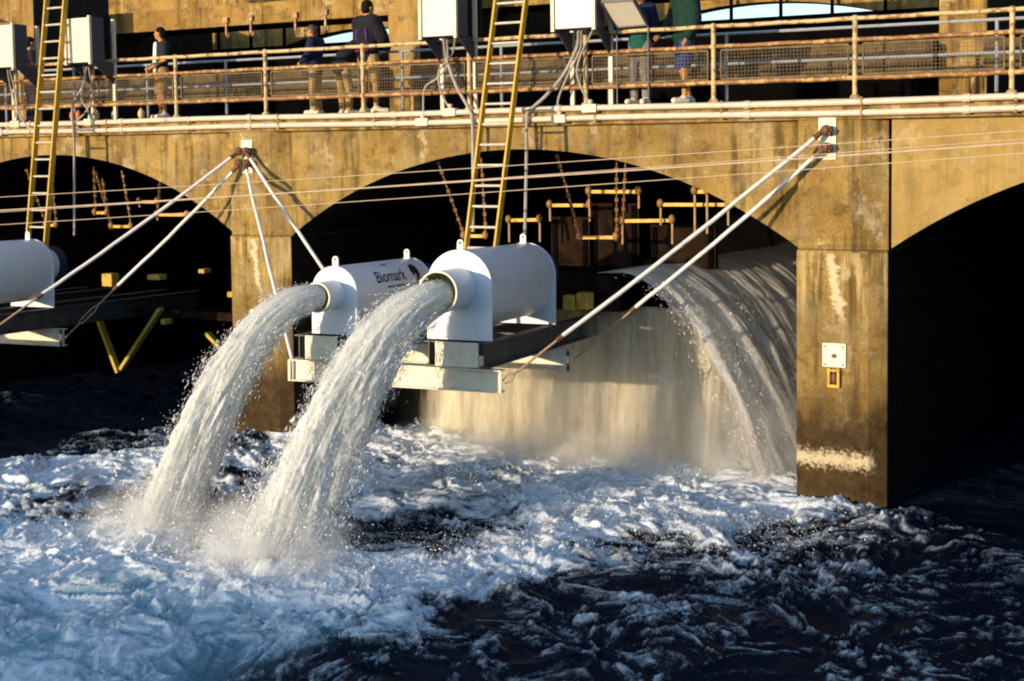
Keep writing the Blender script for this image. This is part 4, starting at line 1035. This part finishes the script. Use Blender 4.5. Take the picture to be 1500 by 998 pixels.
def person(label, loc, face, h=1.75, J=None, top='navy', sleeves='long', legs='long', bottom='grey_cloth', shoe='shoe_white', hair='hair', skin='skin', long_hair=False, head_dir=None, extras=None, loose=0., low=5.45):
    """face: angle of the facing direction about Z. J: joint overrides in the body's own frame (x right of the body, y forward, z up), for 1.75 m"""
    t = thing('person', label, 'person', loc)
    s = h/1.75; ca, sa = math.cos(face), math.sin(face)
    D = dict(hipL=(-.09, 0, .92), hipR=(.09, 0, .92), kneeL=(-.10, .03, .50), kneeR=(.10, .03, .50), ankL=(-.10, -.01, .085), ankR=(.10, -.01, .085), toeL=(-.13, .16, .035), toeR=(.13, .16, .035),
             pel=(0, 0, .96), waist=(0, 0, 1.10), chest=(0, .0, 1.30), neck=(0, -.01, 1.47), head=(0, .025, 1.625), shL=(-.185, -.01, 1.41), shR=(.185, -.01, 1.41),
             elL=(-.24, -.02, 1.13), elR=(.24, -.02, 1.13), wrL=(-.24, .08, .90), wrR=(.24, .08, .90))
    D.update(J or {})
    def W(p): x, y, z = p; return Vector(loc) + Vector((x*sa + y*ca, -x*ca + y*sa, z))*s
    P = {k: W(v) for k, v in D.items()}
    fw = Vector((ca, sa, 0)); rt = Vector((sa, -ca, 0))
    hf = Vector((math.cos(head_dir), math.sin(head_dir), 0)) if head_dir is not None else fw
    hr = Vector((hf.y, -hf.x, 0))
    body = MB(); S = lambda r: r*s
    body.capsule(P['pel'], P['waist'], S(.145), S(.125), 14, (fw, .72)); body.capsule(P['waist'], P['chest'], S(.125), S(.150), 14, (fw, .68))
    body.capsule(P['shL'], P['shR'], S(.062), S(.062), 10); body.capsule(P['chest'], P['neck'], S(.11), S(.055), 12, (fw, .7)); body.capsule(P['neck'], P['head'], S(.056), S(.058), 10)
    for q in 'LR':
        body.capsule(P['hip'+q], P['knee'+q], S(.086), S(.056), 12); body.capsule(P['knee'+q], P['ank'+q], S(.056), S(.037), 12); body.capsule(P['ank'+q], P['toe'+q], S(.040), S(.030), 10)
        body.capsule(P['sh'+q], P['el'+q], S(.055), S(.041), 10); body.capsule(P['el'+q], P['wr'+q], S(.041), S(.027), 10)
        d = (P['wr'+q]-P['el'+q]).normalized(); pn = (rt if q == 'L' else -rt)+fw*.2
        hand(body, P['wr'+q], d, pn, s)
    hd = P['head']; rot = Matrix((hr, hf, Vector((0, 0, 1)))).transposed()
    body.ellipsoid(hd+Vector((0, 0, S(.02))), (S(.076), S(.096), S(.105)), 16, 12, rot); body.ellipsoid(hd+hf*S(.028)+Vector((0, 0, S(-.055))), (S(.055), S(.066), S(.062)), 12, 8, rot)
    body.capsule(hd+hf*S(.088)+Vector((0, 0, S(.018))), hd+hf*S(.110)+Vector((0, 0, S(-.018))), S(.010), S(.015), 8)
    body.capsule(hd+hf*S(.085)-hr*S(.02)+Vector((0, 0, S(-.058))), hd+hf*S(.085)+hr*S(.02)+Vector((0, 0, S(-.058))), S(.009), S(.009), 6)
    for q in (-1, 1): body.ellipsoid(hd+hr*S(.078*q)-hf*S(.008), (S(.012), S(.022), S(.034)), 8, 6, rot)
    bo = voxel(body, 'body', skin, t, .0125, 2)
    eyes = MB()
    for q in (-1, 1): eyes.ellipsoid(hd+hr*S(.030*q)+hf*S(.086)+Vector((0, 0, S(.012))), (S(.013), S(.008), S(.009)), 8, 6, rot)
    eyes.build('eyes', 'black_ink', t, smooth=True)
    hm = MB(); hm.ellipsoid(hd-hf*S(.018)+Vector((0, 0, S(.048))), (S(.086), S(.100), S(.092)), 16, 10, rot); hm.ellipsoid(hd-hf*S(.055)+Vector((0, 0, S(-.01))), (S(.075), S(.062), S(.085)), 12, 8, rot)
    if long_hair:
        hm.ellipsoid(hd-hf*S(.06)+Vector((0, 0, S(-.12))), (S(.085), S(.055), S(.13)), 12, 8, rot)
        for q in (-1, 1): hm.ellipsoid(hd+hr*S(.075*q)-hf*S(.01)+Vector((0, 0, S(-.06))), (S(.025), S(.05), S(.13)), 8, 8, rot)
    voxel(hm, 'hair', hair, t, .014, 2)
    g = .022+loose
    j = MB(); j.capsule(P['pel']+(P['waist']-P['pel'])*-.25, P['waist'], S(.150+g), S(.135+g), 16, (fw, .74)); j.capsule(P['waist'], P['chest'], S(.135+g), S(.158+g), 16, (fw, .72)); j.capsule(P['shL'], P['shR'], S(.066+g), S(.066+g), 12)
    j.capsule(P['chest'], P['neck'].lerp(P['chest'], .25), S(.12+g), S(.062+g*.5), 12, (fw, .75))
    for q in 'LR':
        e = P['el'+q] if sleeves == 'long' else P['sh'+q].lerp(P['el'+q], .72)
        j.capsule(P['sh'+q], e, S(.062+g), S((.050 if sleeves == 'long' else .058)+g), 12)
        if sleeves == 'long': j.capsule(P['el'+q], P['wr'+q].lerp(P['el'+q], .08), S(.048+g), S(.036+g*.7), 12)
    voxel(j, 'jacket' if sleeves == 'long' else 'shirt', top, t, .016, 4)
    b = MB(); b.capsule(P['pel'], P['waist'].lerp(P['pel'], .3), S(.150+.012), S(.140), 16, (fw, .76))
    for q in 'LR':
        if legs == 'long': b.capsule(P['hip'+q], P['knee'+q], S(.100), S(.078), 12); b.capsule(P['knee'+q], P['ank'+q]+(P['knee'+q]-P['ank'+q])*.06, S(.078), S(.064), 12)
        else: b.capsule(P['hip'+q], P['knee'+q].lerp(P['hip'+q], .12), S(.108), S(.098), 12)
    voxel(b, 'trousers' if legs == 'long' else 'shorts', bottom, t, .015, 3)
    sh_ = MB()
    for q in 'LR':
        f_ = (P['toe'+q]-P['ank'+q]); f_.z = 0; f_.normalize(); a_ = P['ank'+q]; z0 = Vector((a_.x, a_.y, loc[2]+.045 + max(0, a_.z-loc[2]-.085*s)))
        sh_.capsule(z0-f_*.04, z0+f_*S(.17), .052, .046, 12); sh_.capsule(z0+Vector((0, 0, .045)), z0+f_*S(.05)+Vector((0, 0, .02)), .050, .05, 10)
    voxel(sh_, 'shoes', shoe, t, .012, 2)
    if extras: extras(t, P, fw, rt, s, hd, hf, hr)
    return t
def ang(dx, dy): return math.atan2(dy, dx)
# man in white T-shirt with an open dark shirt, hands joined, looking left
def open_shirt(t, P, fw, rt, s, hd, hf, hr):
    mb = MB(); ch = P['chest']; wa = P['waist']
    mb.capsule(ch+fw*.105+Vector((0, 0, .10)), wa+fw*.135-Vector((0, 0, .16)), .075, .085, 12, (fw, .45)); voxel(mb, 'white_tshirt', 'white_cloth', t, .014, 3)
person('man in an open dark shirt over a white T-shirt and khaki shorts looking left', at(239, 171, Y=.6)*1 - Vector((0, 0, at(239, 171, Y=.6).z-ZD)), ang(-.55, -1), 1.66, dict(wrL=(-.05, .22, .98), wrR=(.05, .22, .97), elL=(-.27, .02, 1.12), elR=(.27, .02, 1.12)),
       'dark_shirt', 'short', 'short', 'khaki', 'shoe_white', 'hair', 'skin_tan', head_dir=ang(-1, -.35), extras=open_shirt)
def onzd(px, py, y): p = at(px, py, Y=y); return Vector((p.x, y, ZD))
# figure with reflective stripes behind the left ladder
def stripes(t, P, fw, rt, s, hd, hf, hr):
    mb = MB()
    for z in (-.04, -.16): 
        c = P['chest']+Vector((0, 0, z)); mb.tube([c-rt*.17-fw*.135, c-fw*.155, c+rt*.17-fw*.135], .022, 8)
    mb.build('reflective_stripes', 'hivis', t, smooth=True)
person('person in a dark jacket with yellow reflective stripes behind the left ladder', onzd(47, 186, .8), ang(.3, 1), 1.68, None, 'black_cloth', 'long', 'long', 'navy', 'black_cloth', 'hair', 'skin', extras=stripes)
# woman in sunglasses, dark jacket, grey trousers, looking left
def shades(t, P, fw, rt, s, hd, hf, hr):
    mb = MB()
    for q in (-1, 1): mb.ellipsoid(hd+hr*.032*q+hf*.090+Vector((0, 0, .014)), (.028, .012, .019), 10, 6, Matrix((hr, hf, Vector((0, 0, 1)))).transposed())
    mb.bar(hd-hr*.08+Vector((0, 0, .02))+hf*.02, hd-hr*.06+hf*.085+Vector((0, 0, .02)), .008, .012); mb.bar(hd+hr*.08+Vector((0, 0, .02))+hf*.02, hd+hr*.06+hf*.085+Vector((0, 0, .02)), .008, .012)
    mb.build('sunglasses', 'black_ink', t)
person('person in sunglasses, navy jacket and pale trousers facing left', onzd(464, 164, .75), ang(-1, -.25), 1.56, dict(elL=(-.25, .05, 1.13), wrL=(-.12, .25, 1.02), elR=(.25, .05, 1.13), wrR=(.10, .25, 1.02), neck=(0, .03, 1.46), head=(0, .08, 1.60)), 'navy', 'long', 'long', 'tan_cloth', 'shoe_white', 'hair_brown', 'skin', extras=shades, loose=.012)
# bending figure in tan trousers
person('person in a dark jacket and tan trousers bending forward between two others', onzd(508, 164, 1.0), ang(.35, 1), 1.66, dict(pel=(0, -.10, .93), waist=(0, -.02, 1.08), chest=(0, .20, 1.22), neck=(0, .38, 1.30), head=(0, .50, 1.36), shL=(-.18, .30, 1.28), shR=(.18, .30, 1.28), elL=(-.22, .42, 1.02), elR=(.22, .42, 1.02), wrL=(-.15, .58, .86), wrR=(.15, .58, .86), hipL=(-.10, -.10, .90), hipR=(.10, -.10, .90), kneeL=(-.12, -.02, .49), kneeR=(.12, -.02, .49)),
       'black_cloth', 'long', 'long', 'tan_cloth', 'shoe_white', 'hair', 'skin', loose=.02)
# tall man seen from behind, purple panels on his dark jacket
def panels(t, P, fw, rt, s, hd, hf, hr):
    mb = MB()
    for q in (-1, 1): mb.capsule(P['chest']+rt*.12*q-fw*.135+Vector((0, 0, -.02)), P['waist']+rt*.13*q-fw*.125+Vector((0, 0, .03)), .032, .022, 8, (fw, .5))
    mb.capsule(P['neck']-rt*.13-fw*.05-Vector((0, 0, .05)), P['neck']+rt*.13-fw*.05-Vector((0, 0, .05)), .07, .07, 10)
    voxel(mb, 'purple_panels', 'purple', t, .012, 2)
    mb = MB(); mb.tube([P['pel']-rt*.15-fw*.11+Vector((0, 0, .0)), P['pel']-fw*.145+Vector((0, 0, .0)), P['pel']+rt*.15-fw*.11+Vector((0, 0, .0))], .028, 8); mb.build('red_hem', 'red_cloth', t, smooth=True)
person('tall man seen from behind in a dark jacket with purple panels and tan shorts', onzd(540, 162, .55), ang(.25, 1), 1.86, dict(ankR=(.16, .02, .085), kneeR=(.14, .04, .50), toeR=(.26, .14, .035), elL=(-.27, .08, 1.16), wrL=(-.16, .26, 1.02), elR=(.27, .08, 1.16), wrR=(.16, .26, 1.02)), 'black_cloth', 'long', 'short', 'tan_cloth', 'shoe_white', 'hair', 'skin_tan', extras=panels, loose=.03)
# woman facing out, dark top with teal hem, grey trousers
def hem(t, P, fw, rt, s, hd, hf, hr):
    mb = MB(); mb.capsule(P['pel']-Vector((0, 0, .06)), P['pel']+Vector((0, 0, .07)), .178, .172, 16, (fw, .78)); voxel(mb, 'teal_hem', 'teal', t, .015, 3)
person('person with long dark hair in a navy top with teal hem and grey trousers', onzd(938, 147, .2), ang(-.1, -1), 1.72, dict(elL=(-.25, -.04, 1.13), wrL=(-.17, -.14, .98), elR=(.25, -.04, 1.13), wrR=(.17, -.14, .98)), 'navy', 'long', 'long', 'grey_cloth', 'shoe_white', 'hair_brown', 'skin', True, extras=hem)
# person in dark green jacket and blue shorts
person('person in a dark green jacket and blue shorts with white sneakers by the railing', onzd(1003, 146, .25), ang(-.8, -1), 1.84, dict(hipL=(-.085, 0, .93), kneeL=(-.09, .05, .51), kneeR=(.07, .0, .50), ankR=(.05, -.10, .085), ankL=(-.06, .03, .085), toeL=(-.07, .20, .035), toeR=(.06, .06, .035), elR=(.27, .02, 1.16), wrR=(.30, .20, .98)), 'green', 'long', 'short', 'blue_cloth', 'shoe_white', 'hair', 'skin_tan', loose=.035)

# things lying at the deck edge on the left
for px, py, m_, nm, lab, cat in ((141, 172, 'pale', 'net_float', 'pale oval float under the railing right of the left ladder', 'float'), (168, 172, 'pale', 'net_float', 'pale oval float between its two neighbours', 'float'), (207, 170, 'pale', 'net_float', 'pale narrow float nearest the man in the white T-shirt', 'float'), (106, 174, 'orange', 'buoy', 'orange buoy beside the left ladder', 'buoy'), (115, 171, 'orange', 'buoy', 'orange buoy right of the other one', 'buoy')):
    c = at(px, py, Y=.25); c.z = ZD
    if nm == 'buoy':
        mb = MB(); mb.ellipsoid(c+Vector((0, 0, .10)), (.05, .05, .10), 12, 8); mb.cyl(c+Vector((0, 0, .18)), c+Vector((0, 0, .23)), .014, 8)
    else:
        mb = MB(); mb.ellipsoid(c+Vector((0, 0, .095)), (.062, .062, .095), 12, 8); mb.cyl(c+Vector((0, 0, .17)), c+Vector((0, 0, .205)), .018, 8)
    tag(mb.build(nm, m_, None, smooth=True), lab, cat, 'floats and buoys on the deck')

# ================================================================== CAMERA, LIGHT, WORLD
cam = bpy.data.cameras.new('camera'); co = bpy.data.objects.new('camera', cam); COL.objects.link(co); sc.camera = co
cam.sensor_width = 36.; cam.lens = FP/1500*36
cam.shift_x = -(CX-750)/1500; cam.shift_y = (CY-499)/1500
cam.clip_start = .1; cam.clip_end = 3000
mw = Matrix([[*R[i], CAM[i]] for i in range(3)] + [[0, 0, 0, 1]]); co.matrix_world = mw
sun_dir = Vector((.35, 1., -.12)).normalized()
sl = bpy.data.lights.new('sun', 'SUN'); so = bpy.data.objects.new('sun', sl); COL.objects.link(so)
sl.energy = 2.0; sl.angle = math.radians(.5); sl.color = (1., .80, .56)
so.rotation_euler = sun_dir.to_track_quat('-Z', 'Y').to_euler(); so.location = (-30, -40, 30)
wd = bpy.data.worlds.new('World'); sc.world = wd; wd.use_nodes = True; nt = wd.node_tree
bg = nt.nodes['Background']; sky = nt.nodes.new('ShaderNodeTexSky'); sky.sky_type = 'NISHITA'; sky.sun_disc = False
sky.sun_elevation = math.asin(-sun_dir.z); sky.sun_rotation = math.atan2(-sun_dir.x, -sun_dir.y); sky.altitude = 50; sky.air_density = 1.; sky.dust_density = .6; sky.ozone_density = 2.5
nt.links.new(sky.outputs[0], bg.inputs[0]); bg.inputs[1].default_value = .15
sc.view_settings.view_transform = 'Standard'; sc.view_settings.look = 'None'; sc.view_settings.gamma = 1; sc.view_settings.exposure = 1.42; sc.view_settings.use_curve_mapping = False
sc.render.engine = 'CYCLES'
try:
    sc.cycles.use_denoising = True; sc.cycles.denoiser = 'OPENIMAGEDENOISE'
except Exception: pass
sc.cycles.filter_width = 2.0; sc.cycles.max_bounces = 8; sc.cycles.volume_bounces = 4; sc.cycles.transparent_max_bounces = 24; sc.cycles.caustics_reflective = False; sc.cycles.caustics_refractive = False
